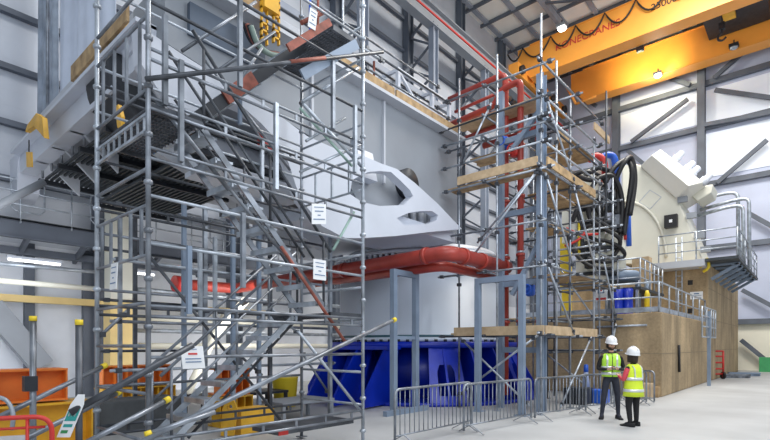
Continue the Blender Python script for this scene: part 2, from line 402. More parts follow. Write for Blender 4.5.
a = PY(648, 366, YB - .05); tag(MB().path([PY(679, 345, YB - .05), PY(679.5, 372, YB - .05)], .04, 6).build('hanging_cable', BLACK), 'black cable hanging down the side face of the low concrete block', 'cable')
tag(MB().path([PX(597, 327, X1 - .08), PX(647, 325, X1 - .08)], .035, 8).build('conduit_pipe', GALVL), 'thin galvanised conduit running across the low block front behind the man', 'pipe')
tag(MB().path([PX(613, 300, X1 + .10), PX(613, 309, X1 - .04), PX(613, 312, X1 - .07), PX(613, 345, X1 - .07)], .05, 8).build('hanging_cable', BLACK), 'black cable dropping from the railing above the man in the lime vest', 'cable')

# ------------------------------------------------------------------ railing helper
def railing(root, pts, h=1.1, mids=(.55,), r=.024, m=None, step=1.5, toe=False, bars=0):
    m = m or GALVL
    for i in range(len(pts) - 1):
        a, b = V(pts[i]), V(pts[i + 1]); L = (b - a).length; n = max(1, round(L / step))
        for k in range(n + 1):
            if k == 0 and i > 0: continue
            p = a.lerp(b, k / n); MB().tube(p, p + V((0, 0, h)), r).build('post', m, root)
        u = V((0, 0, h)); MB().tube(a + u, b + u, r).build('top_rail', m, root)
        for z in mids: u = V((0, 0, h * z)); MB().tube(a + u, b + u, r * .85).build('mid_rail', m, root)
        if toe: MB().bar(a + V((0, 0, .09)), b + V((0, 0, .09)), .02, .16).build('toe_board', m, root)
        if bars:
            n = int(L / bars); q = MB()
            for k in range(1, n): p = a.lerp(b, k / n); q.tube(p + V((0, 0, .1)), p + V((0, 0, h)), .01, 6)
            q.build('bar_panel', m, root)
rl = thing('block_railing', 'galvanised guard railing along the edge of the low concrete block', 'railing', (X1 + .1, YB + .1, Z1))
railing(rl, [(X1 + .1, 8.4, Z1 + .02), (X1 + .1, YB + .1, Z1 + .02), (X2 - .2, YB + .1, Z1 + .02)], .95, (.5,), .03, GALVL, 1.35, True)
rl = thing('stair_railing', 'galvanised handrail frame rising between low block and machine platform', 'railing', (20.5, 6.2, Z1))
railing(rl, [(20.4, 6.6, Z1 + 1.2), (20.4, 5.0, Z1 + 1.2), (24, 5.0, Z1 + 1.2)], 1.1, (.33, .66), .03, GALVL, .8)
MB().box((20.3, 4.95, Z1 + 1.1), (24.1, 6.7, Z1 + 1.2)).build('deck', GRAT, rl)
for x, y in ((20.4, 5.1), (24, 5.1), (20.4, 6.6), (24, 6.6)): MB().bar((x, y, Z1), (x, y, Z1 + 1.1), .1, .1).build('leg', GALVL, rl)
# safety signs
def notice(name, lab, p, wd, ht, xd, lines, border=None, parent=None, tilt=0, rows=None):
    xd = V(xd).normalized(); yd = V((0, 0, 1)); 
    if tilt: yd = (yd + xd * tilt).normalized()
    nd = xd.cross(yd).normalized(); p = V(p)
    o = tag(MB().prism([p, p + xd * wd, p + xd * wd + yd * ht, p + yd * ht], -nd * .01).build(name, PAPER), lab, 'sign')
    q = MB()
    for (x0, x1, y0, y1, mm) in lines:
        q.prism([p + nd * .001 + xd * wd * x0 + yd * ht * y0, p + nd * .001 + xd * wd * x1 + yd * ht * y0, p + nd * .001 + xd * wd * x1 + yd * ht * y1, p + nd * .001 + xd * wd * x0 + yd * ht * y1], nd * .004, mm)
    q.build('print', lines[0][4], o); return o
p = PX(595.5, 301, X1 + .062)
notice('warning_sign', 'red and white warning sign tied to the railing of the low block', p, .36, .50, (0, -1, 0),
       [(.05, .95, .05, .2, REDINK), (.2, .8, .5, .56, INK), (.2, .3, .5, .85, INK), (.7, .8, .5, .85, INK), (.4, .6, .65, .9, REDINK)])
p = PX(690, 299.5, X2 - .03)
notice('wall_notice', 'small white notice on the front of the tall concrete block', p, .5, .34, (0, -1, 0), [(.1, .9, .2, .25, INK), (.1, .9, .45, .5, INK), (.3, .7, .65, .8, INK)])
# gate rail at the side of the block
g = thing('access_gate', 'tall galvanised post with barred gate frame standing beside the block', 'gate', (22.6, 3.3, 0))
a = PY(709, 378, 3.2); a.z = 0; b = a + V((1.1, -.25, 0))
MB().bar(a, a + V((0, 0, 3.0)), .12, .12).build('post', BGREY, g)
gz = MB()
c0 = PY(696, 330, 3.2)
for z in (1.95, 2.35, 2.75, 3.1): gz.tube((a.x - 1.6, a.y, z), (a.x + 1.7, a.y, z), .03)
for x in (-1.6, -.6, .5, 1.1, 1.7): gz.tube((a.x + x, a.y, 1.95), (a.x + x, a.y, 3.1), .03)
gz.build('gate_frame', GALVL, g)
# ------------------------------------------------------------------ cream machine on the tall block
cmn = thing('cream_machine', 'large cream machine with slanted housing on top of the tall concrete block', 'machine', (27, 6, Z2))
XC = 27.0
bd = MB(); pts = [PX(622, 166, XC), PX(634, 163, XC), PX(642, 166, XC), PX(677, 198, XC), PX(689, 226, XC), PX(704, 264, XC), PX(622, 264, XC)]
for q in pts: q.z = max(q.z, Z2 + .02)
bd.prism(pts, (3, 0, 0)); bo = bd.build('body', CREAM, cmn, bevel=.04)
ar = MB(); c = PX(620, 262, XC - .06); ar.path([c + V((0, -2.1 * math.cos(t), 3.1 * math.sin(t))) for t in [i * math.pi / 2 / 14 for i in range(15)]], .07, 6)
ar.build('arch_rim', CREAM, bo)
hc = MB()
Ap, Ep, Bp = PX(640, 165.5, 26.8), PX(652, 155, 26.1), PX(660, 149, 26.9)
Dp, Fp, Cp = PX(676, 198, 26.8), PX(689, 186, 26.1), PX(703, 182, 27.2)
bk = V((2.6, 0, 0)); hv = [Ap, Ep, Bp, Bp + bk, Ap + bk, Dp, Fp, Cp, Cp + bk, Dp + bk]
hc.add(hv, [(0, 1, 6, 5), (1, 2, 7, 6), (2, 3, 8, 7), (3, 4, 9, 8), (4, 0, 5, 9), (0, 4, 3, 2, 1), (5, 6, 7, 8, 9)])
hc.build('housing', mat('housing_cream', (.84, .83, .78), .4, 0, .03, 1), cmn, bevel=.05)
sub = MB(); q = [PX(688, 192, 28), PX(702, 186, 28), PX(713, 184, 28), PX(711, 193, 28), PX(697, 201, 28)]; sub.prism(q, (1.6, 0, 0)); sub.build('gear_case', CREAM, cmn, bevel=.05)
dd = (Cp - Bp).normalized(); up = (Bp - Ap); up = (up - dd * up.dot(dd)).normalized()
for (x, y) in ((679, 156), (690, 166), (695, 171), (707, 178)):
    c = PX(x, y, 27.6); q = MB(); q.lathe(c - up * .35, [(.12, 0), (.2, .04), (.2, .3), (.15, .34), (.15, .56), (.08, .6)], 14, None, up); q.build('motor', WHITE, cmn)
for (x, y) in ((671, 196), (680, 212), (688, 232), (694, 246)): c = PX(x + 10, y + 3, 26.85); MB().box((c.x, c.y - .25, c.z - .15), (c.x + .2, c.y + .15, c.z + .12)).build('flange_block', MGREY, cmn)
c = PX(664, 228, 26.6); cb = MB().box((c.x, PX(677, 220, 26.6).y, c.z), (c.x + .3, c.y, c.z + .6)).build('control_box', BLACK, cmn)
MB().box((c.x - .02, c.y - .35, c.z + .22), (c.x, c.y - .22, c.z + .36)).build('indicator', PAPER, cb)
# little square outline on the body (access cover)
q = MB(); c = PX(650, 190, XC - .01); q.bar(c, c + V((0, -.5, -.45)), .02, .03); q.bar(c, c + V((0, .5, -.5)), .02, .03); q.bar(c + V((0, -.5, -.45)), c + V((0, 0, -.95)), .02, .03); q.bar(c + V((0, .5, -.5)), c + V((0, 0, -.95)), .02, .03)
q.build('access_cover_edge', LGREY, bo)
# steel pipes on the machine platform
for i, pp in enumerate((((690, 203), (722, 194), (738, 192), (738.5, 262)), ((700, 210), (735, 200), (749, 198), (749.5, 268)), ((697, 216), (728, 207), (743, 205), (744, 266)))):
    Xp = 30 - .35 * i
    q = MB().path([PX(x, y, Xp) for x, y in pp], .085, 10, None, .4)
    tag(q.build('steel_pipe', GALVL), ('upper', 'outermost', 'lowest')[i] + ' of the three galvanised pipes bending down beside the cream machine', 'pipe', 'galvanised pipes beside the cream machine')
pf = thing('machine_platform', 'cantilevered grey platform with railing on the side of the tall block', 'platform', (29, 3, Z2))
MB().box((X2 - 1, 2.4, Z2 - .12), (X3 - 3, YB - .01, Z2)).build('deck', GRAT, pf)
for x in (26.2, 27.4, 28.8, 30.2, 31.7, 33.2):
    MB().bar((x, 3.5, Z2 - .8), (x, 2.5, Z2 - .2), .06, .14).build('bracket', BGREY, pf); MB().bar((x, 3.5, Z2 - .18), (x, 2.45, Z2 - .18), .06, .1).build('bracket', BGREY, pf)
railing(pf, [(X2 - .9, 5.4, Z2 + .02), (X2 - .9, 2.45, Z2 + .02), (X3 - 3.1, 2.45, Z2 + .02)], 1.2, (.33, .66), .03, GALVL, 1.5)
MB().box((X2 - 1, YB, Z2 - .3), (X2 - .02, 6.2, Z2)).build('deck_frame', LGREY, pf)
ld = thing('fixed_ladder', 'vertical galvanised ladder fixed to the front of the tall block', 'ladder', (X2 - .3, 5.2, Z1))
a, b = PX(676, 250, X2 - .25), PX(682, 250, X2 - .25)
for p in (a, b): MB().tube((p.x, p.y, Z1), (p.x, p.y, Z2 + 1.2), .03).build('rail', GALVL, ld)
q = MB(); z = Z1 + .2
while z < Z2 + 1: q.tube((a.x, a.y, z), (b.x, b.y, z), .022); z += .28
q.build('rung', GALVL, ld)
tag(MB().path([PX(700, 268, X2 - .5), PX(703, 262, X2 - .5), PX(708, 258, X2 - .5), PX(709, 268, X2 - .5), PX(703, 272, X2 - .5)], .06, 8, None, .2, ).build('coiled_hose', YCAP), 'yellow hose coiled on the rail at the corner of the tall block', 'hose')
# ------------------------------------------------------------------ hose machine on the low block
hm = thing('hydraulic_machine', 'white upright machine wrapped in black hoses standing on the low concrete block', 'machine', (20, 7, Z1))
DH = 20.0
def pd(x, y, k=0): return PD(x, y, DH + k)
mb = MB(); c = pd(592, 262); mb.lathe((c.x, c.y, Z1 + 1.5), [(.62, 0), (.62, 1.2), (.5, 1.25), (.5, 4.4), (.3, 4.6)], 24); mb.build('column', CREAM, hm)
c = pd(615, 250, -.3); MB().lathe((c.x, c.y, c.z - .9), [(.3, 0), (.4, .1), (.4, 1.5), (.33, 1.6)], 24).build('accumulator_tank', CREAM, hm)
c = pd(621, 280); MB().lathe((c.x, c.y, c.z - .1), [(.55, 0), (.72, .1), (.72, .35), (.6, .42)], 28).build('mounting_ring', BGREY, hm)
for x in (608, 638, 648): p = pd(x, 300, .1); MB().tube((p.x, p.y, Z1), (p.x, p.y, 4.3), .11, 12).build('leg', BGREY, hm)
mb = MB(); c = pd(596, 240)
for z in (4.4, 5.4, 6.4, 7.2): mb.ring((c.x, c.y), .5, .85, z, z + .14, 24)
mb.build('mounting_plate', DARK, hm)
for i, (x, y) in enumerate(((574, 245), (582, 252), (600, 225), (604, 200), (580, 205), (611, 205), (616, 222), (590, 262))):
    c = pd(x, y, -.7); q = MB(); q.box((c.x - .16, c.y - .16, c.z - .25), (c.x + .16, c.y + .16, c.z + .25)); q.tube(c, c + V((0, 0, .5)), .09); q.tube(c + V((-.25, 0, .1)), c + V((.25, 0, .1)), .06); q.build('valve_block', DARK if i % 3 else GALV, hm)
hoses = [((576, 200), (572, 178), (590, 172), (606, 185), (604, 230)), ((582, 178), (600, 168), (616, 180), (618, 215)), ((570, 172), (590, 180), (612, 176), (622, 200), (620, 240)),
         ((606, 182), (614, 168), (626, 160), (632, 172), (628, 205), (624, 235)), ((612, 190), (622, 166), (631, 158), (635, 180), (630, 215)), ((588, 215), (598, 200), (612, 208), (624, 225)),
         ((575, 235), (590, 225), (606, 230), (620, 240), (614, 255), (600, 258)), ((580, 245), (600, 240), (618, 246), (624, 256), (606, 262), (586, 258)), ((572, 222), (580, 205), (592, 200), (600, 214)),
         ((584, 190), (578, 210), (584, 232), (596, 240)), ((598, 178), (588, 196), (590, 218), (600, 226)), ((610, 196), (616, 220), (612, 244)), ((604, 186), (600, 205), (608, 224), (622, 232)),
         ((567, 230), (573, 250), (590, 266), (612, 268))]
def smooth(pts, n=6):
    out = []; P = [V(p) for p in pts]; P = [P[0]] + P + [P[-1]]
    for i in range(1, len(P) - 2):
        for j in range(n):
            t = j / n; a, b, c, d = P[i - 1:i + 3]
            out.append(.5 * ((2 * b) + (c - a) * t + (2 * a - 5 * b + 4 * c - d) * t * t + (3 * b - a - 3 * c + d) * t ** 3))
    out.append(P[-1]); return out
for i, h in enumerate(hoses):
    k = random.uniform(-1.1, -.6)
    MB().path(smooth([pd(x, y, k + random.uniform(-.25, .25)) for x, y in h]), random.choice((.065, .08, .095)), 8).build('hose', BLACK, hm)
MB().path(smooth([pd(x, y, -.6) for x, y in ((589, 160), (596, 156), (603, 160), (605, 170), (605, 182))]), .13, 12).build('red_pipe', REDB, hm)
MB().path(smooth([pd(x, y, -.3) for x, y in ((601, 158), (608, 155), (614, 158), (616, 170), (617, 188))]), .13, 12).build('blue_pipe', mat('blue_pipe', (.02, .12, .62), .4), hm)
MB().path([pd(628, 205, -.5), pd(629, 246, -.5)], .1, 10).build('blue_pipe', MATS['blue_pipe'], hm)
MB().path([pd(624, 224, -.6), pd(624.5, 240, -.6)], .09, 10).build('red_pipe', REDB, hm)
for i, pp in enumerate((((566, 228), (580, 234), (598, 234)), ((565, 246), (578, 240), (585, 232)))):
    MB().path(smooth([pd(x, y, -1.2) for x, y in pp]), .05, 8).build('red_pipe', REDB, hm)
MB().path([pd(579, 218, -.8), pd(579, 260, -.8)], .05, 8).build('yellow_pipe', YCAP, hm)
MB().box((lambda c: (c.x - .3, c.y - .3, c.z - .3))(pd(572, 236)), (lambda c: (c.x + .3, c.y + .3, c.z + 1.2))(pd(572, 236))).build('valve_cabinet', CREAM, hm)
# gear behind hoses: yellow & wood stuff on block
for i, (x0, x1, y0, y1, m, lab, cat) in enumerate(((632, 652, 258, 262, WOODL, 'pale timber stack lying on the block beside the blue vertical pipe', 'timber'), (560, 572, 225, 262, YCAP, 'yellow equipment case standing behind the board scaffold on the block', 'case'))):
    a, b = PD(x0, y1, 22), PD(x1, y0, 22); a.z = Z1
    tag(MB().box((min(a.x, b.x), min(a.y, b.y), a.z), (max(a.x, b.x), max(a.y, b.y), b.z)).build(('timber_stack', 'equipment_case')[i], m), lab, cat)
# blue drums
for i, (x, lab) in enumerate(((617.5, 'royal blue upright drum behind the block railing, nearer the warning sign'), (627.5, 'royal blue upright drum behind the block railing, farther from the warning sign'))):
    c = PD(x, 300, 18.6); q = thing('blue_drum', lab, 'drum', (c.x, c.y, Z1), 'blue drums on the low block')
    MB().lathe((c.x, c.y, Z1), [(.2, 0), (.21, .05), (.19, .3), (.21, .34), (.19, .38), (.19, .72), (.21, .76), (.19, .8), (.2, 1.08), (.15, 1.1)], 24).build('body', BLUE, q)
    MB().lathe((c.x, c.y, Z1 + 1.1), [(.17, 0), (.17, .03)], 16).build('lid', BLUE, q)
tag(MB().lathe(PD(647, 302, 19) + V((0, 0, -.4)), [(.1, 0), (.1, .7), (.05, .85)], 14).build('gas_cylinder', YCAP), 'slim yellow cylinder behind the railing near its corner', 'cylinder')

# ------------------------------------------------------------------ big rig : blue base, drum, turning body
CXX, CYY = 13.27, 10.04
bs = thing('machine_pedestal', 'royal blue ribbed round steel base carrying the huge pale drum', 'machine base', (CXX, CYY, 0))
MB().ring((CXX, CYY), 2.2, 3.8, 0, .10, 64).build('bottom_plate', BLUE, bs)
MB().ring((CXX, CYY), 2.3, 3.15, 1.55, 1.72, 64).build('top_plate', BLUE, bs)
MB().ring((CXX, CYY), 2.2, 2.55, .10, 1.55, 64).build('inner_shell', BLUE, bs)
for k in range(24):
    t = 2 * math.pi * k / 24 + .06; d = V((math.cos(t), math.sin(t), 0)); n = V((-d.y, d.x, 0)); c = V((CXX, CYY, 0))
    if k % 3 == 0:
        # paired box rib with open arch
        w_ = .52; q = MB()
        pts = [c + d * 3.78 + n * (-w_) + V((0, 0, .1)), c + d * 3.1 + n * (-w_ * .8) + V((0, 0, 1.55)), c + d * 3.1 + n * (w_ * .8) + V((0, 0, 1.55)), c + d * 3.78 + n * w_ + V((0, 0, .1))]
        ax = (pts[1] + pts[2] - pts[0] - pts[3]) / 2; ho = []
        for (u, z) in ((-.24, .12), (-.24, .55), (-.16, .68), (.16, .68), (.24, .55), (.24, .12)):
            ho.append(c + d * 3.78 + V((0, 0, .1)) + n * u + ax * z)
        q.prism(pts, -d * .05, None, [ho]); q.build('arched_plate', BLUE, bs)
    q = MB(); pts = [c + d * 2.5 + V((0, 0, .1)), c + d * 3.8 + V((0, 0, .1)), c + d * 3.8 + V((0, 0, .3)), c + d * 3.12 + V((0, 0, 1.55)), c + d * 2.5 + V((0, 0, 1.55))]
    q.prism([p - n * .03 for p in pts], n * .06); q.build('rib', BLUE, bs)
bt = MB()
for k in range(72): t = 2 * math.pi * k / 72; bt.lathe((CXX + 3.02 * math.cos(t), CYY + 3.02 * math.sin(t), 1.72), [(.05, 0), (.05, .07)], 8)
bt.build('bolt_ring', DARK, bs)
a, b = PY(298, 400, 8.3), PY(330, 340, 8.3)
lg = MB(); 
p0 = V((CXX, CYY, 0)); d = V((-.80, -.12, 0)).normalized()
for off in (-.9, .0, .9):
    n = V((-d.y, d.x, 0)); o_ = p0 + n * off
    pts = [o_ + d * 3.3 + V((0, 0, .05)), o_ + d * 4.7 + V((0, 0, .05)), o_ + d * 4.7 + V((0, 0, .3)), o_ + d * 3.7 + V((0, 0, 1.5)), o_ + d * 3.0 + V((0, 0, 1.55))]
    MB().prism([q_ - n * .03 for q_ in pts], n * .06).build('outrigger_rib', BLUE, bs)
n = V((-d.y, d.x, 0)); MB().prism([p0 + d * 3.0 - n * 1 + V((0, 0, 1.5)), p0 + d * 3.7 - n * 1 + V((0, 0, 1.5)), p0 + d * 3.7 + n * 1 + V((0, 0, 1.5)), p0 + d * 3.0 + n * 1 + V((0, 0, 1.5))], (0, 0, .1)).build('outrigger_top', BLUE, bs)
dr = thing('steel_drum_tower', 'huge pale blue-white steel drum on the blue base with red pipes round it', 'drum', (CXX, CYY, 1.73))
MB().lathe((CXX, CYY, 1.73), [(2.9, 0), (2.9, .1), (2.75, .12), (2.75, 2.28)], 96).build('shell', mat('drum_paint', (.62, .70, .82), .4, 0, .04, .8), dr)
MB().ring((CXX, CYY), 2.7, 2.78, 1.86, 1.92, 96).build('teal_seal', mat('teal_seal', (.04, .12, .16), .5), dr)
MB().ring((CXX, CYY), 2.3, 2.92, 4.01, 4.13, 96).build('lower_flange', WHITE, dr)
q = MB().ring((CXX, CYY), 2.3, 2.78, 4.13, 4.24, 96).build('bolt_gap', DARK, dr)
bt = MB()
for k in range(96):
    t = 2 * math.pi * (k + .5) / 96; d = V((math.cos(t), math.sin(t), 0)); n = V((-d.y, d.x, 0)); c = V((CXX, CYY, 4.185)) + d * 2.82
    bt.prism([c - n * .05 - d * .05 - V((0, 0, .055)), c + n * .05 - d * .05 - V((0, 0, .055)), c + n * .05 + d * .05 - V((0, 0, .055)), c - n * .05 + d * .05 - V((0, 0, .055))], (0, 0, .11))
bt.build('bolt_ring', WHITE, dr)
MB().ring((CXX, CYY), 2.0, 2.92, 4.24, 4.34, 96).build('upper_flange', WHITE, dr)
MB().lathe((CXX, CYY, 4.34), [(2.6, 0), (2.45, .25), (2.0, .32)], 64).build('bearing_collar', WHITE, dr)

BY = 7.6
TB = thing('turning_body', 'giant grey and white steel box body with holed side plate turning on the drum', 'machine body', (8, 9, 4.5))
XL = PY(165, 100, BY).x; XR = PY(457, 200, BY).x; ZT = PY(457, 142, BY).z
pts = [V((XL, BY, ZT)), V((XR, BY, ZT)), PY(457, 243, BY), PY(360, 205, BY), PY(331, 150, BY), PY(262, 105, BY), V((XL, BY, PY(165, 42, BY).z))]
MB().prism(pts, (0, 1.2, 0)).build('side_wall', MGREY, TB)
MB().box((XL, BY + 1.2, ZT - 1.0), (XR, 15.2, ZT - .02)).build('box_girder', LGREY, TB)
MB().box((XR - 1.5, BY + 1.2, 4.75), (XR, 14, ZT - 1)).build('end_wall', LGREY, TB)
MB().bar((XL + .02, BY - .12, ZT - .0), (XR, BY - .12, ZT - .0), .34, .07).build('top_flange', LGREY, TB)
# vertical stiffeners and bolt dots on the side wall
for px in (384, 312): a = PY(px, 130, BY - .04); MB().bar((a.x, BY - .03, 5.4), (a.x, BY - .03, ZT - .05), .06, .07).build('stiffener', LGREY, TB)
# recessed dark blue panel below board
MB().box((PY(187, 20, BY).x, BY - .1, PY(245, 44, BY).z - .35), (PY(262, 40, BY).x, BY - .01, PY(245, 44, BY).z + .15)).build('recess_panel', SLATE, TB)
# holed side plate
YY = 7.0
out = [(138, 26), (152, 34), (185, 56), (236, 88), (267, 106), (307, 136), (334, 148), (360, 154), (380, 163), (397, 169), (415, 183), (437, 203), (462, 229), (430, 232), (395, 236), (362, 238), (345, 238), (322, 226), (303, 202), (296, 186), (289, 164), (278, 142), (262, 124), (244, 108), (224, 99), (209, 101), (196, 112), (182, 118), (160, 92), (140, 62)]
h1 = [(352, 180), (368, 172), (380, 171), (391, 172), (401, 181), (410, 190), (413, 196), (404, 205), (380, 206), (362, 202), (350, 194)]
h2 = [(397, 218), (408, 213), (420, 211), (432, 211), (438, 215), (437, 220), (428, 224), (404, 225)]
PP = lambda L, Y=YY: [PY(x, y, Y) for x, y in L]
MB().prism(PP(out), (0, .22, 0), None, [PP(h1), PP(h2)]).build('holed_plate', WHITE, TB)
# foot bridge between plate and drum collar
MB().box((PY(346, 230, YY).x, YY + .22, 4.36), (PY(462, 229, YY).x, 9.4, 4.62)).build('foot_plate', WHITE, TB)
q = MB(); c = PY(386, 190, 8.2)
q.lathe(c + V((0, -.8, 0)), [(.1, 0), (.36, .02), (.36, .2), (.3, .25), (.3, .8)], 28, None, (0, 1, 0)); q.build('drive_motor', DARK, TB)
for x, y in ((405, 222), (413, 219), (421, 220), (430, 217)): c = PY(x, y + 4, 7.5); MB().tube(c, c + V((0, 0, .35)), .07, 10).build('bolt_stud', LGREY, TB)
# white casting and shelves visible through the arch
MB().lathe(PY(262, 148, 9.2), [(1.15, 0), (1.15, .6), (.75, .65), (.75, 1.6)], 32, None, (0, 1, 0)).build('bearing_housing', WHITE, TB)
a = PY(212, 160, 8.0); b = PY(304, 160, 8.0); MB().box((a.x, 8.0, a.z - .1), (b.x, 9.0, a.z)).build('shelf', WHITE, TB)
a2 = PY(304, 165, 7.35); b2 = PY(360, 155, 7.35)
X5 = a2.x - .3
q = MB(); XN = PY(361, 160, 7.35).x
q.prism([PX(270, 168, XN), PX(301, 160, XN), PX(357, 147, XN), PX(362, 176, XN), PX(301, 194, XN), PX(271, 202, XN)], (.5, 0, 0)); q.build('cheek_plate', WHITE, TB)
MB().prism([PX(212, 158, XN + .3), PX(270, 158, XN + .3), PX(271, 202, XN + .3), PX(248, 200, XN + .3), PX(222, 180, XN + .3)], (.3, 0, 0)).build('web_plate', BGREY, TB)
for x in (244, 285): a = PX(x, 120, XN + 1); MB().bar((a.x, a.y, 5.2), (a.x, a.y, 6.6), .22, .22).build('strut', LGREY, TB)
# white edge beam of the near end of the body (runs away along the short side)
XE = XL
zb = PX(30, 160, XE).z
yE = PX(25, 165, XE).y
MB().box((XE - .1, BY + .3, zb - .25), (XE + .25, yE, zb + .25)).build('edge_beam', WHITE, TB)
MB().box((XE - .32, BY + .3, zb + .2), (XE + .2, yE, zb + .27)).build('edge_flange', WHITE, TB)
q = MB(); c = V((XE, yE, zb))
q.prism([c + V((-.15, .0, .3)), c + V((-.15, .9, .3)), c + V((-.15, .9, -.5)), c + V((-.15, .6, -.9)), c + V((-.15, .1, -.7))], (.5, 0, 0)); q.build('beam_end', WHITE, TB)
q = MB(); q.prism([PX(121, 52, XE - .15), PX(128, 35, XE - .15), PX(142, 22, XE - .15), PX(143, 50, XE - .15), PX(132, 50, XE - .15), PX(124, 58, XE - .15)], (.25, 0, 0)); q.build('curved_gusset', WHITE, TB)
for y in (9.4, 10.6, 11.9, 13.2, 14.5): MB().prism([(XE - .05, y, zb - .25), (XE + .2, y, zb - .25), (XE + .9, y, zb - .9), (XE + .9, y, zb - .25)], (0, .08, 0)).build('gusset', LGREY, TB)
# dark drive drum seen below the near corner
c = PY(170, 75, 9.0); MB().lathe(c, [(.4, 0), (1.0, .02), (1.0, .3), (.9, .35), (.9, 1.6)], 36, None, (0, 1, 0)).build('cable_drum', DARK, TB)
# boards on the body
def board(name, lab, p, q, wd, ht, m=WOOD, grp='scaffold boards'):
    o = MB().bar(p, q, wd, ht, m).build(name, m, bevel=.006); return tag(o, lab, 'board', grp)
board('scaffold_board', 'timber board on edge along the top of the body behind the stair tower', (PY(186, 5, 7.45).x, 7.45, ZT + .22), (PY(262, 30, 7.45).x, 7.45, ZT + .22), .05, .32)
board('scaffold_board', 'timber board on edge along the body top, nearer the stair tower corner', (PY(322, 70, 7.45).x, 7.45, ZT + .17), (PY(394, 100, 7.45).x, 7.45, ZT + .17), .05, .26)
board('scaffold_board', 'timber board on edge along the body top below the white guard frame', (PY(396, 100, 7.45).x, 7.45, ZT + .17), (PY(457, 140, 7.45).x, 7.45, ZT + .17), .05, .26)
p, q = PX(72, 76, XE - .3), PX(128, 12, XE - .3)
board('scaffold_board', 'long timber board leaning along the edge under the plastic sheet', (XE - .3, p.y, zb + .5), (XE - .3, q.y, zb + .5), .05, .3)
# white guard frame on top of body
gf = thing('guard_frame', 'white welded guard frame on the top edge of the grey body', 'railing', (11, 8, ZT))
P = [PY(398, 92, 7.9), PY(432, 118, 7.9), PY(449, 128, 7.9)]
for i, p in enumerate(P):
    p.z = ZT; MB().bar(p, p + V((0, 0, 1.25)), .09, .09).build('post', WHITE, gf)
    MB().bar(p + V((0, 0, 1.2)), p + V((0, 2.0, 1.2)), .07, .07).build('cross_rail', WHITE, gf); MB().bar(p + V((0, 2.0, 0)), p + V((0, 2.0, 1.2)), .07, .07).build('post', WHITE, gf)
for z in (1.2, .65): MB().bar(P[0] + V((0, 0, z)), P[2] + V((0, 0, z)), .08, .08).build('rail', WHITE, gf); MB().bar(P[0] + V((0, 2, z)), P[2] + V((0, 2, z)), .07, .07).build('rail', WHITE, gf)
MB().bar(P[0] + V((0, 0, 1.2)), P[1] + V((0, 0, .1)), .06, .06).build('brace', WHITE, gf)
c = V((10.3, 9.6, ZT)); tag(MB().lathe(c + V((0, 0, .42)), [(.3, -1.0), (.4, -.9), (.4, .9), (.3, 1.0)], 20, None, (1, 0, 0)).build('motor_unit', GREENM), 'dull green rounded motor lying on the body behind the white guard frame', 'motor')
tag(MB().box((9.2, 9, ZT), (9.9, 9.7, ZT + .9)).build('equipment_cabinet', WHITE, bevel=.03), 'white equipment cabinet standing on the body near the boards', 'cabinet')
tag(MB().box((6.6, 9, ZT), (7.5, 9.8, ZT + 1.6)).build('equipment_cabinet', LGREY, bevel=.03), 'pale grey tall cabinet on the body behind the yellow cable chain', 'cabinet')
# yellow cable chain
yc = thing('cable_chain', 'yellow perforated cable chain hanging over the top of the grey body', 'cable chain', PY(270, 45, 7.3))
for x in (264, 276):
    p = PY(x, 44, 7.3); q = MB(); zz = p.z
    while zz < 9.3:
        q.box((p.x - .07, 7.27, zz), (p.x - .045, 7.33, zz + .11)); q.box((p.x + .045, 7.27, zz), (p.x + .07, 7.33, zz + .11)); q.box((p.x - .07, 7.27, zz + .08), (p.x + .07, 7.33, zz + .11)); zz += .13
    q.build('chain_strand', YELLOW, yc)
a = PY(263, 7, 7.25); MB().box((a.x, 7.2, a.z), (a.x + .3, 7.35, a.z + .6)).build('header_plate', YELLOW, yc)
# dark hoses bundle on the body corner
for i in range(5):
    z = i * .05; tag(MB().path(smooth([PY(x + i * 2, y + i, 7.3 - .05 * i) for x, y in ((243, 22), (250, 40), (262, 50), (280, 54), (298, 66))]), .03 + .004 * i, 8).build('cable', (BLACK, DARK, RUST, BLACK, GREENM)[i]),
        ('thin black', 'dark grey', 'rusty red', 'thick black', 'dull green')[i] + ' cable draped over the body below the yellow chain', 'cable', 'cables draped below the yellow chain')
# yellow lifting brackets
def ybr(lab, pts, X, th=.1):
    return tag(MB().prism([PX(x, y, X) for x, y in pts], (th, 0, 0)).build('lifting_bracket', YELLOW, bevel=.01), lab, 'bracket')
ybr('yellow rounded lifting bracket standing on the body edge beside the plastic sheet', ((113, 24), (117, 19), (123, 20), (126, 36), (123, 38), (118, 35)), XE - .25)
ybr('yellow angled bracket capping the far end of the white edge beam', ((25, 132), (27, 125), (36, 113), (42, 117), (44, 138), (38, 131), (33, 126)), XE - .5)
ybr('small yellow tool hanging by the guard panel of the stair tower', ((115, 106), (118, 104), (121, 116), (121, 127), (117, 128), (116, 118)), 2.9, .06)
tag(MB().prism([PX(26, 152, XE - .6), PX(31.5, 152, XE - .6), PX(32, 167, XE - .6), PX(26.5, 167, XE - .6)], (.02, 0, 0)).build('hanging_tag', YELLOW), 'yellow tag hanging under the far end of the white beam', 'tag')
tag(MB().path([PX(29, 140, XE - .59), PX(29, 152, XE - .59)], .012, 6).build('tag_string', BLACK), 'thin string holding the yellow tag', 'string')
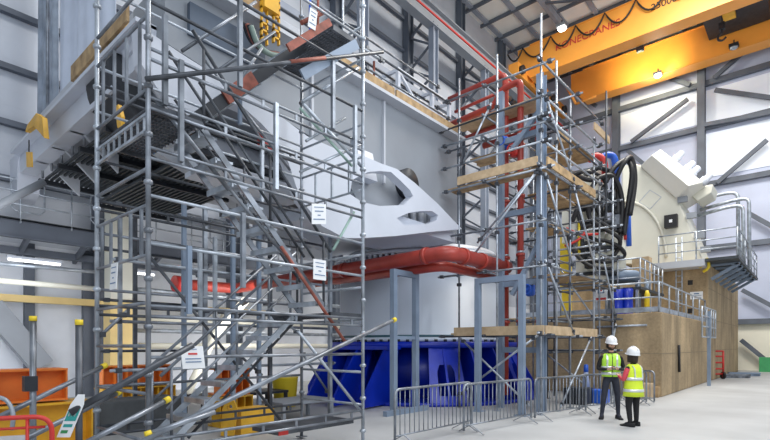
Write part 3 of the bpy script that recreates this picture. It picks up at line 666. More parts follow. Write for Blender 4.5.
# plastic sheets
def sheet(name, lab, X, y0, y1, z0, z1, m, amp=.12, skew=0):
    q = MB(); nx, nz = 60, 30; vs = []; fs = []
    for j in range(nz + 1):
        for i in range(nx + 1):
            u, v = i / nx, j / nz; y = y0 + (y1 - y0) * u
            vs.append((X + amp * (math.sin(u * 19 + 2 * math.sin(v * 3)) * .5 + math.sin(u * 43 + v * 2) * .22) * (1.1 - v * .5), y + skew * v, z0(u) + (z1 - z0(u)) * v))
    for j in range(nz):
        for i in range(nx): k = j * (nx + 1) + i; fs.append((k, k + 1, k + nx + 2, k + nx + 1))
    q.add(vs, fs, None, True); o = q.build(name, m); md = o.modifiers.new('s', 'SOLIDIFY'); md.thickness = .01
    return tag(o, lab, 'sheet')
ya, yb = PX(58, 100, XE + .4).y, PX(112, 60, XE + .4).y
sheet('plastic_sheet', 'tall bluish white plastic sheet hanging above the white edge beam', XE + .4, yb, ya, lambda u: zb + .3, 12.5, SHEET)
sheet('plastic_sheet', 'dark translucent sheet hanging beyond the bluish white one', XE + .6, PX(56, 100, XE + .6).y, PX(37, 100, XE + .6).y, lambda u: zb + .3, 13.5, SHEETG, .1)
tag(MB().tube((XE + .2, ya + .1, zb + .3), (XE + .2, ya + .1, 13.5), .04).build('sheet_pole', GALV), 'grey pole at the edge of the plastic sheet', 'pole')
# grating platform under the body with slats
gp = thing('grating_platform', 'dark slatted grating platform slung under the near end of the body', 'platform', (5, 12, 6))
for i in range(24):
    x = 3.75 + i * .115; MB().box((x, 9.0, 5.96), (x + .05, 15.2, 6.02)).build('slat', GRAT, gp)
for y in (9.0, 10.5, 12, 13.5, 15.1): MB().box((3.6, y, 5.84), (6.6, y + .1, 5.95)).build('bearer', DARK, gp)
railing(gp, [(3.7, 8.9, 6.0), (3.7, 15.2, 6.0)], .85, (.5,), .028, GALV, .8)
g2 = thing('cable_tray', 'dark slatted cable tray hung below the grating platform', 'cable tray', (6, 10, 5.3))
for i in range(16): MB().box((4.6 + i * .12, 8.6, 5.3), (4.65 + i * .12, 14.0, 5.36)).build('slat', GRAT, g2)
for y in (8.6, 11, 13.9): MB().box((4.5, y, 5.2), (6.6, y + .08, 5.29)).build('bearer', DARK, g2)
for y in (8.7, 13.9): MB().bar((4.6, y, 5.3), (4.6, y, 5.95), .05, .05).build('hanger', GALV, g2)
# suspended trays on long side, seen through the scaffold
for i, (y, z, m) in enumerate(((8.9, 5.15, MGREY), (10.2, 5.35, DARK), (11.4, 5.0, MGREY))):
    o = thing('cable_tray', ('light grey cable tray hung lowest behind the stair tower', 'dark cable tray hung between two grey trays', 'grey cable tray farthest behind the stair tower')[i], 'cable tray', (8, y, z), 'trays under the body')
    MB().box((6.8, y, z), (10.2, y + .4, z + .03)).build('floor_plate', m, o)
    for s_ in (0, .37): MB().box((6.8, y + s_, z + .03), (10.2, y + s_ + .03, z + .16)).build('side_rail', m, o)
    for x in (7.2, 8.5, 9.8): MB().tube((x, y + .2, z + .03), (x, y + .2, ZT - 1), .015).build('hanger_rod', GALV, o)
sl = MB(); sl.bar((3.9, 9.5, 5.5), (8.4, 9.5, 4.2), .2, .3); tag(sl.build('sloping_beam', LGREY), 'pale grey sloping beam under the body behind the stair tower', 'beam')
sl = MB(); sl.bar((5.8, 9.2, 5.5), (8.8, 9.2, 4.8), .2, .22); tag(sl.build('sloping_beam', MGREY), 'mid grey brace beam crossing under the body', 'beam')
# ------------------------------------------------------------------ walkway along the left wall
ww = thing('wall_walkway', 'grey steel walkway with looped railing fixed high along the left hall wall', 'walkway', (5, 16.2, 4.9))
MB().ibeam((-3, 16.1, 4.75), (15, 16.1, 4.75), .2, .45, .04).build('edge_beam', COLM, ww)
MB().box((-3, 16.0, 4.96), (15, 17.0, 5.02)).build('deck', GRAT, ww)
for x in (.5, 2, 3.6, 5, 7.2, 9, 11, 13): MB().bar((x, 16.1, 4.6), (x, 17.2, 4.2), .1, .15).build('bracket', COLM, ww)
hp = MB(); X = -2.6
while X < 14.5:
    a = V((X, 16.05, 5.02)); L = .95
    if int(X * 2) % 5 < 3:
        c4 = [a + V((.1, 0, .3)), a + V((.1, 0, .95)), a + V((.15, 0, 1.05)), a + V((.25, 0, 1.1)), a + V((L - .25, 0, 1.1)), a + V((L - .15, 0, 1.05)), a + V((L - .1, 0, .95)), a + V((L - .1, 0, .3)), a + V((L - .2, 0, .2)), a + V((.2, 0, .2))]
        MB().path(c4, .022, 6, None, 0, True).build('loop_rail', GALVL, ww)
    X += L
for k in range(15): x = -2.6 + k * 1.2; MB().tube((x, 16.02, 4.9), (x, 16.02, 6.05), .024).build('post', GALVL, ww)
for z in (5.4, 5.75, 6.05): MB().tube((-3, 16.02, z), (15, 16.02, z), .022).build('rail', GALVL, ww)
for i, (x, y) in enumerate(((35, 262), (135, 273))):
    c = PY(x, y, 15.7); o = thing('tube_light', ('lit fluorescent tube light under the wall walkway by the picture edge', 'lit fluorescent tube light under the walkway behind the stair tower notice')[i], 'light', c)
    MB().box((c.x - .62, c.y - .06, c.z + .03), (c.x + .62, c.y + .06, c.z + .1)).build('housing', WHITE, o); MB().tube((c.x - .58, c.y, c.z), (c.x + .58, c.y, c.z), .03).build('tube', TUBEL, o)
tag(MB().path([PY(-12, 211, 14), PY(44, 182, 14)], .09, 14).build('duct_pipe', MGREY), 'fat pale grey pipe sloping up to the cable trays over the wall walkway', 'pipe')
tag(MB().path([PY(-20, 279, 14.4), PY(97, 289, 14.4)], .07, 10).build('cream_pipe', CREAM), 'cream pipe running level below the wall walkway', 'pipe')
tag(MB().path([PY(-20, 262, 14.9), PY(97, 272, 14.9)], .05, 10).build('grey_conduit', GALVL), 'thin grey conduit just under the walkway edge', 'pipe')
area((2, 12.0, 2.6), 3, 110, (R(75), 0, 0), (.95, .97, 1))
area((9, 13.2, 2.2), 3, 120, (R(75), 0, 0), (1, .98, .93))
# piping racks seen through the stairs, below the walkway
for i, (z, r, m, lab) in enumerate(((2.9, .1, CREAM, 'cream'), (2.5, .13, CREAM, 'thick cream'), (2.1, .07, GALVL, 'thin grey'), (3.4, .08, GALVL, 'grey'), (1.6, .1, CREAM, 'lowest cream'))):
    tag(MB().path([(6.5, 16.6 - .12 * i, z), (15.5, 16.6 - .12 * i, z)], r, 10).build('wall_pipe', m), lab + ' wall pipe running behind the stair tower', 'pipe')
for i, (p, q) in enumerate((((205, 345), (246, 300)), ((190, 330), (226, 312)))):
    tag(MB().path([PY(*p, 13.5 - i), PY(*q, 13.5 - i)] if i == 0 else [PZ(184, 400, .0), PY(226, 312, 16.0)], .13, 12).build('sloping_pipe', CREAM), ('cream pipe sloping up behind the lower stair flight', 'short cream pipe sloping behind the stair notice')[i], 'pipe')

# ------------------------------------------------------------------ red pipes
ZP = 3.7
rp = MB(); rp.path([(7.3, 15.0, ZP - .15), (9.2, 15.0, ZP - .12), (9.2, 6.2, ZP), (12.0, 6.2, ZP)], .175, 18, None, .3)
rp = tag(rp.build('red_pipe', RED), 'fat red pipe with an elbow running round the front of the pale drum', 'pipe')
for c, ax in (((9.2, 9.5, ZP - .05), (0, 1, 0)), ((9.2, 6.75, ZP), (0, 1, 0)), ((9.75, 6.2, ZP), (1, 0, 0)), ((10.6, 6.2, ZP), (1, 0, 0)), ((11.7, 6.2, ZP), (1, 0, 0))):
    MB().lathe(c, [(.2, 0), (.2, .12)], 18, None, ax).build('pipe_collar', RED, rp)
rq = tag(MB().path([(9.5, 12.5, ZP - .25), (9.5, 6.55, ZP - .22), (11.9, 6.55, ZP - .22)], .12, 14, None, .3).build('red_pipe', RED), 'thinner red pipe tucked behind and below the fat elbowed one', 'pipe')
MB().path([(7.1, 15.0, ZP - .15), (7.3, 15.0, ZP - .15)], .25, 20).build('pipe_flange', REDB, rp)
XV = 11.9
vp = []
for i, (px, r, top) in enumerate(((505.5, .085, 8.85), (517, .06, 8.5), (524, .08, 8.05), (536.5, .085, 7.9))):
    Yv = PX(px, 200, XV).y; zt = top
    q = MB()
    if i == 0: q.path([(XV, PX(449, 90, XV).y, zt - .1), (XV, Yv, zt), (XV, Yv, .3)], r, 14, None, .2)
    elif i == 2: q.path([(XV - .2, PX(449, 102, XV).y, zt - .15), (XV - .2, Yv + .75, zt - .05), (XV - .2, Yv + .55, zt + .3), (XV - .2, Yv, zt + .35), (XV - .2, Yv, .3)], r, 14, None, .15)
    elif i == 1: q.path([(XV + .25, PX(455, 112, XV).y, zt - .9), (XV + .25, Yv, zt - .8), (XV + .25, Yv, .3)], r, 12, None, .2)
    else: q.path([(XV + .2, PX(480, 130, XV).y, zt - .7), (XV + .2, Yv + .25, zt - .7), (XV + .2, Yv, zt - .4), (XV + .2, Yv, .3)], r, 14, None, .15)
    o = tag(q.build('red_riser_pipe', RED), ('red riser pipe beside the slimmer steel column, bending away at the top', 'thinnest red riser pipe, set behind its neighbours', 'red riser pipe with the double bend at its head', 'red riser pipe next to the wide steel column of the board scaffold')[i], 'pipe', 'red riser pipes')
    xx = XV + (0, .25, -.2, .2)[i]
    for z in (2.2, 3.9, 5.4, 6.9): MB().lathe((xx, Yv, z), [(r + .035, 0), (r + .035, .07)], 14).build('pipe_collar', RED, o); MB().lathe((xx, Yv, z + .08), [(r + .01, 0), (r + .01, .05)], 14).build('clamp_band', GALVL, o)
for i, (pa, pb, r) in enumerate((((452, 125), (534, 102), .05), ((455, 112), (500, 92), .045))):
    tag(MB().path([PX(*pa, 12.3), PX(*pb, 12.3)], r, 10).build('red_branch_pipe', RED), ('lower', 'upper')[i] + ' slim red branch pipe running to the risers above the boards', 'pipe')
# steel frame carrying the risers
sf = thing('pipe_rack', 'tall blue grey steel frame holding the red riser pipes inside the scaffold', 'frame', (11.6, 5.6, 0))
YA_, YB_ = PX(501.5, 200, 11.55).y, PX(541.5, 200, 11.45).y
MB().bar((11.55, YA_, 0), (11.55, YA_, 8.2), .12, .12).build('column', BGREY, sf)
MB().ibeam((11.45, YB_, 0), (11.45, YB_, 8.2), .18, .18, .03).build('column', BGREY, sf)
for z in (1.5, 3.2, 5.0, 6.9): MB().bar((11.6, YB_, z), (11.6, YA_, z), .1, .14).build('beam', BGREY, sf)
MB().bar((11.5, YB_ + .05, 4.2), (11.5, YB_ + .8, 2.9), .1, .1).build('brace', BGREY, sf)
MB().bar((11.5, YB_ + .05, 7.4), (11.5, YB_ + .8, 6.6), .1, .1).build('brace', BGREY, sf)
def valve(px, py, m, lab):
    c = PX(px, py, 11.7); o = thing('valve', lab, 'valve', c)
    MB().lathe(c, [(.06, -.16), (.13, -.12), (.13, .12), (.06, .16)], 12).build('body', m, o); MB().path([c + V((-.2, .12 * math.cos(t * math.pi / 5), .12 * math.sin(t * math.pi / 5))) for t in range(10)], .02, 6, None, 0, True).build('hand_wheel', m, o)
    MB().tube(c, c + V((-.2, 0, 0)), .025).build('stem', m, o)
valve(504, 143, MATS['blue_pipe'], 'blue valve on the riser pipe just above the boards'); valve(515, 151, REDB, 'red valve among the riser pipes above the boards'); valve(530, 290, MATS['blue_pipe'], 'blue valve low on the riser pipes above the goal-post support')

def support(lab, a, b, z, foot=True):
    o = thing('pipe_support', lab, 'frame', (V(a) + V(b)) / 2 * 1.0); a, b = V(a), V(b); u = V((0, 0, 1))
    for p in (a, b):
        MB().bar(p, p + u * z, .13, .13, None, V((1, 0, 0))).build('leg', BGREY, o)
        if foot: MB().box((p.x - .14, p.y - .14, 0), (p.x + .14, p.y + .14, .02)).build('foot_plate', BGREY, o)
    MB().bar(a + u * (z + .065) - (b - a).normalized() * .065, b + u * (z + .065) + (b - a).normalized() * .065, .13, .13).build('crossbar', BGREY, o)
    return o
o = support('blue grey goal-post pipe support in front of the pale drum', (8.78, 7.45, 0), (9.62, 7.45, 0), 3.28)
MB().bar((8.78, 7.45, 1.8), (9.62, 7.45, 1.8), .08, .08).build('crossbar', BGREY, o)
MB().bar((8.3, 7.3, .06), (9.9, 7.3, .06), .12, .12).build('floor_rail', BGREY, o)
o = support('blue grey goal-post pipe support beside the board scaffold', (10.5, 5.05, 0), (10.5, 6.2, 0), 3.12)

# ------------------------------------------------------------------ board scaffold round the risers
def coupler(q, p): q.box((p[0] - .045, p[1] - .045, p[2] - .04), (p[0] + .045, p[1] + .045, p[2] + .04), GALVD)
def tube_part(root, name, p, q, m=None, r=TR, clamps=True):
    mb = MB().tube(p, q, r); 
    if clamps:
        d = (V(q) - V(p)).normalized()
        for t in (.12, (V(q) - V(p)).length - .12): coupler(mb, V(p) + d * t)
    return mb.build(name, m or random.choice((GALV, GALV, GALVL, GALVD)), root)
bsf = thing('board_scaffold', 'tube scaffold with timber board decks wrapped round the red riser pipes', 'scaffold', (12, 5.5, 0))
SX, SY = 10.9, 4.77
std = [(SX, SY, 9.3), (SX, 5.9, 8.8), (SX, 7.0, 8.6), (12.7, SY, 8.0), (14.5, SY, 7.6), (12.7, 6.15, 8.0), (14.5, 6.15, 7.4), (11.8, SY, 8.6)]
for x, y, h in std:
    mb = MB().tube((x, y, 0), (x, y, h), TR); mb.box((x - .08, y - .08, 0), (x + .08, y + .08, .012))
    for z in (1.9, 3.2, 4.4, 5.6, 6.6, 7.5): coupler(mb, (x, y, z))
    mb.build('standard', random.choice((GALV, GALVL, GALVD)) if (x, y) != (SX, SY) else GALVL, bsf)
for z in (1.85, 3.45, 4.5, 5.7, 6.75, 7.35, 8.1):
    tube_part(bsf, 'ledger', (SX - .05, SY - .35, z), (SX - .05, 7.25 + random.random() * .4, z))
    tube_part(bsf, 'ledger', (SX - .3, SY - .05, z + .05), (14.8 + random.random() * .4, SY - .05, z + .05))
    tube_part(bsf, 'ledger', (SX - .2, 6.2, z), (14.8, 6.2, z))
    for x in (12.7, 14.5): tube_part(bsf, 'transom', (x + .06, SY - .3, z), (x + .06, 6.5, z))
for z in (6.3, 6.9): tube_part(bsf, 'guard_rail', (SX - .1, SY - .3, z), (SX - .1, 7.5, z), GALVL); tube_part(bsf, 'guard_rail', (SX - .2, SY - .1, z), (14.9, SY - .1, z), GALVL)
for p, q in (((SX - .1, 6.4, 4.2), (SX - .1, 4.7, 5.75)), ((SX - .1, 7.0, 3.4), (SX - .1, 4.75, 5.7)), ((SX, SY - .1, 3.6), (12.7, SY - .1, 1.9)), ((12.7, SY - .1, 5.7), (14.5, SY - .1, 3.6)), ((SX, SY - .1, 5.6), (12.7, SY - .1, 3.6)),
             ((SX - .1, 7.0, .3), (SX - .1, 4.8, 1.85)), ((11.8, SY - .1, .1), (14.0, SY - .1, 1.85)), ((SX - .1, 5.0, .2), (SX - .1, 6.9, 1.8)), ((SX, SY - .1, 7.4), (12.7, SY - .1, 5.8)), ((12.7, 6.3, 6), (14.5, 6.3, 7.3)), ((SX - .1, 6.0, 7.6), (SX - .1, 6.9, 6.2))):
    tube_part(bsf, 'brace', p, q, GALVL)
def deck(root, x0, x1, y0, y1, z, along='Y', m=WOOD, w=.225):
    k = 0; a = x0 if along == 'Y' else y0; e = x1 if along == 'Y' else y1
    while a + w <= e + .01:
        if along == 'Y': q = MB().box((a, y0 + random.uniform(-.1, .05), z), (a + w - .008, y1 + random.uniform(-.05, .15), z + .038))
        else: q = MB().box((x0 + random.uniform(-.1, .05), a, z), (x1 + random.uniform(-.05, .15), a + w - .008, z + .038))
        q.build('deck_board', m, root); a += w
deck(bsf, SX, SX + .5, SY, 7.35, 5.74); deck(bsf, 12.2, 14.6, SY, SY + .45, 5.74, 'X'); deck(bsf, 12.8, 14.6, 5.3, 6.15, 5.74, 'X'); deck(bsf, SX, 12.6, SY, SY + .3, 5.80, 'X')
deck(bsf, SX, SX + .5, SY, 7.2, 1.9, m=WOODL); deck(bsf, 11.5, 14.6, SY, SY + .45, 1.9, 'X', WOODL)
deck(bsf, SX + 1.2, SX + 1.9, 6.2, 7.4, 6.9); deck(bsf, 12.9, 14.6, SY, SY + .9, 7.0, 'X'); deck(bsf, 12.9, 14.6, SY, 6, 3.5, 'X')
MB().box((SX - .09, SY + .05, 5.79), (SX - .05, 7.0, 6.0)).build('toe_board', WOODL, bsf)
MB().box((SX + .1, SY - .12, 5.79), (14.3, SY - .08, 6.0)).build('toe_board', WOOD, bsf)
MB().box((SX - .1, SY - .1, 1.86), (SX - .06, 7.1, 2.08)).build('toe_board', WOODL, bsf); MB().box((SX + .05, SY - .1, 1.86), (14.5, SY - .06, 2.08)).build('toe_board', WOODL, bsf)
MB().box((14.0, SY - .2, 7.6), (15.3, SY - .16, 7.8)).build('toe_board', WOODL, bsf)
deck(bsf, SX + .6, SX + 1.3, 5.2, 7.4, 7.7, m=WOODL)
MB().box((12.9, SY + .4, 7.1), (14.4, SY + .44, 7.4)).build('toe_board', WOOD, bsf)
# second scaffold behind, towards the block
s2 = thing('infill_scaffold', 'dense grey tube scaffold between the board scaffold and the hose machine', 'scaffold', (15.6, 6, 0))
for x in (15.4, 16.7):
    for y in (4.9, 6.3, 7.6):
        tube_part(s2, 'standard', (x, y, 0), (x, y, 6.3 + random.random() * 1.5), clamps=False)
for z in (1.4, 2.4, 3.4, 4.4, 5.4, 6.2):
    for y in (4.9, 6.3): tube_part(s2, 'ledger', (15.0, y, z), (17.0, y, z), r=.028)
    for x in (15.4, 16.7): tube_part(s2, 'transom', (x, 4.6, z + .06), (x, 7.9, z + .06), r=.028)
for p, q in (((15.4, 4.8, .2), (16.7, 4.8, 2.3)), ((16.7, 4.8, 2.5), (15.4, 4.8, 4.3)), ((15.3, 5, 2.4), (15.3, 6.3, 4.4)), ((15.3, 7.6, 4.4), (15.3, 6.3, 6.2)), ((15.3, 5, .2), (15.3, 6.6, 1.4))): tube_part(s2, 'brace', p, q, GALVL)
deck(s2, 15.2, 16.9, 4.9, 6.2, 3.5, 'X'); deck(s2, 15.2, 16.9, 6.3, 7.4, 5.45, 'X')
tag(MB().tube((13.3, 3.9, 5.2), (13.3, 3.9, 5.2) , .03).tube((14.9, 4.55, 5.3), (14.9, 4.55, 9.0), TR).build('upright_tube', GALVD), 'lone dark upright tube rising over the scaffold in front of the orange crane end', 'tube')

# ------------------------------------------------------------------ stair tower (foreground)
TX0, TX1, TY0, TY1 = 2.19, 5.40, 5.20, 6.67
st = thing('stair_tower', 'galvanised tube scaffold stair tower with zigzag flights standing in front of the machine', 'scaffold', (3.8, 5.9, 0))
def standard(x, y, h, m, r=TR, step=.5):
    mb = MB().tube((x, y, .05), (x, y, h), r, 10); mb.box((x - .07, y - .07, .03), (x + .07, y + .07, .045)); z = .3
    while z < h:
        mb.lathe((x, y, z), [(r + .004, -.03), (.048, -.012), (.048, .012), (r + .004, .03)], 8); z += step
    return mb.build('standard', m, st)
for x, y, m in ((TX0, TY0, GALV), (TX1, TY0, GALVL), (TX0, TY1, GALVL), (TX1, TY1, GALV)): standard(x, y, 9, m)
def rail(p, q, m=None, r=.019): return MB().tube(p, q, r).build('guard_rail', m or random.choice((GALV, GALVL, GALV, GALVD)), st)
def dbl(y, z, x0=TX0, x1=TX1, gap=.11, m=None, name='lattice_rail'):
    mb = MB(); mb.tube((x0, y, z), (x1, y, z), .019); mb.tube((x0, y, z - gap), (x1, y, z - gap), .019); x = x0 + .35
    while x < x1 - .1: mb.box((x, y - .008, z - gap), (x + .035, y + .008, z)); x += .52
    mb.build(name, m or GALV, st)
for z in (4.70, 4.19, 3.67, 2.02, .62): dbl(TY0, z)
for z in (5.19, 3.17, 2.67, 1.48, 5.75, 6.3, 6.9): rail((TX0, TY0, z), (TX1, TY0, z))
for z in (6.05, 5.05, 4.5, 3.9, 3.0, 2.3, 1.1): rail((TX0, TY1, z), (TX1, TY1, z))
for z in (4.85, 3.4, 2.1, .6): dbl(TY1, z, m=GALVD)
# guard posts between the long rails
for px, z0, z1, y in ((165, 4.15, 5.1, TY0), (181, 3.6, 4.7, TY0), (240, 4.7, 6.0, TY0), (243, 2.3, 3.2, TY0), (189, 1.95, 2.7, TY0), (276, 3.6, 4.7, TY0), (333, 4.7, 5.7, TY0), (355, 4.2, 5.2, TY0), (215, 1.9, 3.2, TY1), (262, 3.9, 4.9, TY1), (240, 5.0, 6.1, TY1), (200, 2.0, 3.0, TY1)):
    x = PY(px, 200, y - .03).x; MB().bar((x, y - .03, z0), (x, y - .03, z1), .05, .05).build('guard_post', random.choice((GALVL, BGREY, GALV)), st)
# long side: ledgers across the short faces, near side with barred panels
def panel(x, z0, z1, n, m=GALV):
    mb = MB(); mb.tube((x, TY0, z0), (x, TY1, z0), .019); mb.tube((x, TY0, z1), (x, TY1, z1), .019)
    for k in range(n): y = TY0 + (TY1 - TY0) * (k + .6) / (n + .2); mb.box((x - .012, y - .022, z0), (x + .012, y + .022, z1))
    mb.build('barred_panel', m, st)
panel(TX0, 2.55, 3.07, 5); panel(TX0, 4.28, 5.05, 4); 
mb = MB(); 
for z in (4.02, 3.85): mb.bar((TX0, TY0, z), (TX0, TY1, z), .03, .03)
for k in range(9): y = TY0 + .1 + k * .165; mb.bar((TX0, y, 3.85), (TX0, y, 4.02), .02, .02)
mb.build('lattice_rail', GALVL, st)
for z in (.6, 1.1, 1.6, 2.05, 5.4, 5.9, 3.45): rail((TX0, TY0, z), (TX0, TY1, z), GALV)
for z in (.7, 1.2, 2.0, 2.5, 3.0, 4.0, 4.5, 5.0, 6.0, 6.5): rail((TX1, TY0, z), (TX1, TY1, z), GALVL)
for k in range(3): y = TY0 + .3 + k * .4; MB().bar((TX1, y, 4.0), (TX1, y, 4.5), .03, .03).build('guard_post', GALVL, st)
# stair flights
def flight(x0, z0, x1, z1, y0, y1, n=9, m=GALVL, rl=True, rm=GALV):
    a0, a1 = V((x0, y0, z0)), V((x1, y0, z1)); b0, b1 = V((x0, y1, z0)), V((x1, y1, z1))
    f = MB(); 
    for a, b in ((a0, a1), (b0, b1)): f.bar(a, b, .03, .075)
    f = f.build('stair_flight', m, st)
    for k in range(n):
        t = (k + .5) / n; c = a0.lerp(a1, t); q = MB(); q.box((c.x - .11, y0, c.z - .015), (c.x + .11, y1, c.z + .015)); q.box((c.x - .12, y0, c.z - .05), (c.x - .10, y1, c.z + .02)); q.build('tread', GALVL, f)
    if rl:
        u = V((0, 0, .95)); d = (a1 - a0)
        for yy in (y0, y1):
            e = V((0, yy - y0, 0)); q = MB(); q.tube(a0 + e + u - d * .04, a1 + e + u + d * .04, .022); q.tube(a0 + e + u * .5, a1 + e + u * .5, .018)
            for t in (.03, .5, .97): q.tube(a0 + e + d * t, a0 + e + d * t + u, .018)
            q.build('handrail', rm, f)
    return f
flight(2.75, .35, 4.7, 2.05, 6.0, 6.55, 8)
flight(4.75, 2.1, 2.8, 4.15, 5.3, 5.9, 9, m=GALV, rm=GALVD)
flight(2.8, 4.15, 4.8, 6.2, 6.0, 6.55, 9, m=BLUET, rl=False)
mb = MB(); mb.bar((2.75, 5.95, 4.15), (4.9, 5.95, 6.3), .03, .16); mb.build('stringer_plate', DARK, st)
mb = MB().bar((3.5, 5.92, 4.92), (3.95, 5.92, 5.37), .03, .18); mb.build('rust_panel', RUST, st)
MB().tube((3.9, 5.24, 2.9), (5.1, 5.24, 1.62), .024).build('rusty_handrail', RUST, st)
MB().tube((4.25, 5.25, 6.0), (4.65, 5.25, 6.35), .03).build('rusty_tube', RUST, st)
# landings with grating
def landing(x0, x1, y0, y1, z):
    q = MB(); x = x0
    while x < x1: q.box((x, y0, z), (x + .012, y1, z + .03)); x += .045
    q.box((x0, y0 - .02, z - .04), (x1, y0 + .02, z + .04)); q.box((x0, y1 - .02, z - .04), (x1, y1 + .02, z + .04)); q.box((x0, y0, z), (x1, y0 + .012, z + .03))
    y = y0
    while y < y1: q.box((x0, y, z), (x1, y + .012, z + .025)); y += .09
    q.build('landing', GALVD, st)
landing(TX0 + .03, 2.8, TY0 + .03, TY1 - .03, 4.1); landing(4.75, TX1 - .03, TY0 + .03, TY1 - .03, 2.05); landing(TX0 + .03, 2.75, TY0 + .03, TY1 - .03, .33); landing(4.8, TX1 - .03, TY0 + .03, TY1 - .03, 6.2)
MB().box((3.9, TY0 + .1, .42), (TX1 - .1, TY0 + .7, .48)).build('step_board', GALVD, st)
MB().box((3.9, TY0 + .08, .42), (4.05, TY0 + .1, .48)).build('board_end', REDB, st)
# diagonals
def brc(p, q, m=GALV, y=5.12, r=.026, n='brace'):
    a, b = PY(*p, y), PY(*q, y); MB().tube(a, b, r, 10).build(n, m, st); return a, b
brc((146, 79), (383, 52), GALVD, 5.12); a, b = PY(290, 62, 5.115), PY(325, 58, 5.115); MB().tube(a, b, .028, 10).build('rust_sleeve', RUST, st)
brc((150, 90), (229, 190), GALV, 5.26); brc((150, 93), (290, 262), GALV, 5.3, .02)
brc((303, 104), (363, 168), GALVL, 5.22); brc((300, 108), (352, 166), mat('pale_green_tube', (.40, .58, .52), .5), 5.28, .02)
brc((333, 250), (354, 212), mat('pale_green_tube', (.4, .58, .52)), 5.27, .02)
brc((298, 331), (363, 414), GALVL, 5.22, .022)
brc((182, 51), (256, 2), GALV, 5.4, .02); brc((216, 72), (275, 32), GALV, 5.4, .02); brc((302, 102), (358, 68), GALVL, 5.3); brc((300, 172), (362, 144), GALVL, 5.3, .02); brc((306, 141), (345, 118), GALVL, 5.3, .02)
brc((240, 80), (262, 48), GALV, 5.5, .02)
for p, q, m in (((146, 252), (290, 432), GALVD), ((188, 438), (296, 320), GALVD), ((205, 60), (290, 170), GALV)): brc(p, q, m, 6.6, .022)
mb = MB()
a, b = PY(302, 75, 5.2), PY(357, 44, 5.2); MB().bar(a, b, .03, .14).build('aluminium_beam', BGREY, st)
a, b = PY(288, 48, 5.2), PY(330, 22, 5.2); MB().bar(a, b, .03, .10).build('aluminium_beam', RUST, st)
# white box spot lights on the tower: small white motor etc.
# raking tubes with yellow caps
def rake(lab, p, q, d0, d1, m=GALV, cap='q', r=.026):
    a, b = PD(*p, d0), PD(*q, d1); o = tag(MB().tube(a, b, r, 12).build('raking_tube', m), lab, 'tube', 'raking tubes at the tower foot')
    d = (b - a).normalized()
    if 'q' in cap: MB().tube(b - d * .03, b + d * .03, r + .006, 12).build('end_cap', YCAP, o)
    if 'p' in cap: MB().tube(a - d * .03, a + d * .03, r + .006, 12).build('end_cap', YCAP, o)
    return o
rake('raking tube rising from the red barrier to a yellow cap by the tower post', (-5, 419), (104, 366), 4.6, 5.6)
rake('dark raking tube crossing the tower corner post below the stair notice', (70, 413), (193, 345), 4.4, 5.0, GALVD, '', .032)
rake('lower raking tube whose yellow cap ends between the two tower posts', (15, 444), (118, 393), 4.4, 5.7)
rake('low raking tube ending in a yellow cap beside the lower stair foot', (80, 446), (167, 400), 4.3, 5.0)
rake('longest raking tube, climbing across the whole tower to a yellow cap near the drum', (120, 452), (394, 320), 4.5, 7.1, GALV, 'q', .028)
rake('short raking tube with a yellow cap at the foot of the tower corner post', (148, 434), (215, 412), 4.7, 5.1, GALV, 'p')
for i, (px, py, m, d) in enumerate(((33, 320, GALV, 4.9), (79, 324, GALVD, 4.5))):
    c = PD(px, 346, d); zt = PD(px, py, d).z; o = tag(MB().tube((c.x, c.y, 0), (c.x, c.y, zt), .029, 12).build('short_post', m), ('pale galvanised short post with yellow cap beyond the red barrier', 'dark short post with yellow cap carrying the scaffold tag')[i], 'post', 'capped posts')
    MB().tube((c.x, c.y, zt - .01), (c.x, c.y, zt + .04), .034, 12).build('end_cap', YCAP, o)
    if i == 0: MB().box((c.x - .08, c.y - .05, .95 + .2), (c.x + .03, c.y + .05, 1.3)).build('clamp', DARK, o)
# scaffold tag
c = PD(70, 421, 4.42); xd = V((SA, -CA, 0)).normalized(); u = (V((0, 0, 1)) + xd * .42).normalized()
nn = xd.cross(u).normalized()
tg_ = tag(MB().prism([c - xd * .06 - u * .16, c + xd * .06 - u * .16, c + xd * .06 + u * .16, c + xd * .03 + u * .26, c - xd * .03 + u * .26, c - xd * .06 + u * .16], -nn * .008).build('scaffold_tag', PAPER), 'white and teal inspection tag hooked on the dark capped post', 'tag')
mb = MB()
def patch(mb, x0, x1, y0, y1, m):
    P = [c + xd * x + u * y + nn * .002 for x, y in ((x0, y0), (x1, y0), (x1, y1), (x0, y1))]; mb.prism(P, nn * .003, m)
patch(mb, -.05, .05, 0, .12, TEAL); patch(mb, -.04, .04, -.06, -.03, TEAL); patch(mb, -.04, .02, -.12, -.09, GREEN)
for k in range(3): patch(mb, -.035 + k * .025, -.02 + k * .025, .045, .085, PAPER)
mb.build('print', TEAL, tg_)
# paper notices on the tower
tx = [(.15, .85, .82, .85, INK), (.2, .8, .62, .66, INK), (.4, .6, .42, .46, INK), (.1, .9, .22, .26, INK)]
notice('paper_notice', 'white paper notice tied to the barred panel on the near corner of the tower', PX(109.5, 290, TX0 - .03) + V((0, 0, 0)), .19, .30, (0, -1, 0), tx, tilt=.15)
p = PY(183, 369, TY0 - .03)
notice('paper_notice', 'white notice with red heading hanging by the lower stair flight', p, .26, .25, (1, 0, 0), [(.3, .7, .62, .7, REDINK), (.15, .85, .42, .46, INK), (.15, .85, .28, .32, INK), (.3, .7, .85, .88, INK)], tilt=-.12)
notice('paper_notice', 'tilted white notice hanging from the tower rail before the holed plate', PY(312, 224, TY0 - .03), .26, .28, (1, 0, .18), tx)
notice('paper_notice', 'white notice hanging lower on the tower beside the fat red pipe', PY(313.5, 279, TY0 - .03), .23, .28, (1, 0, 0), tx)
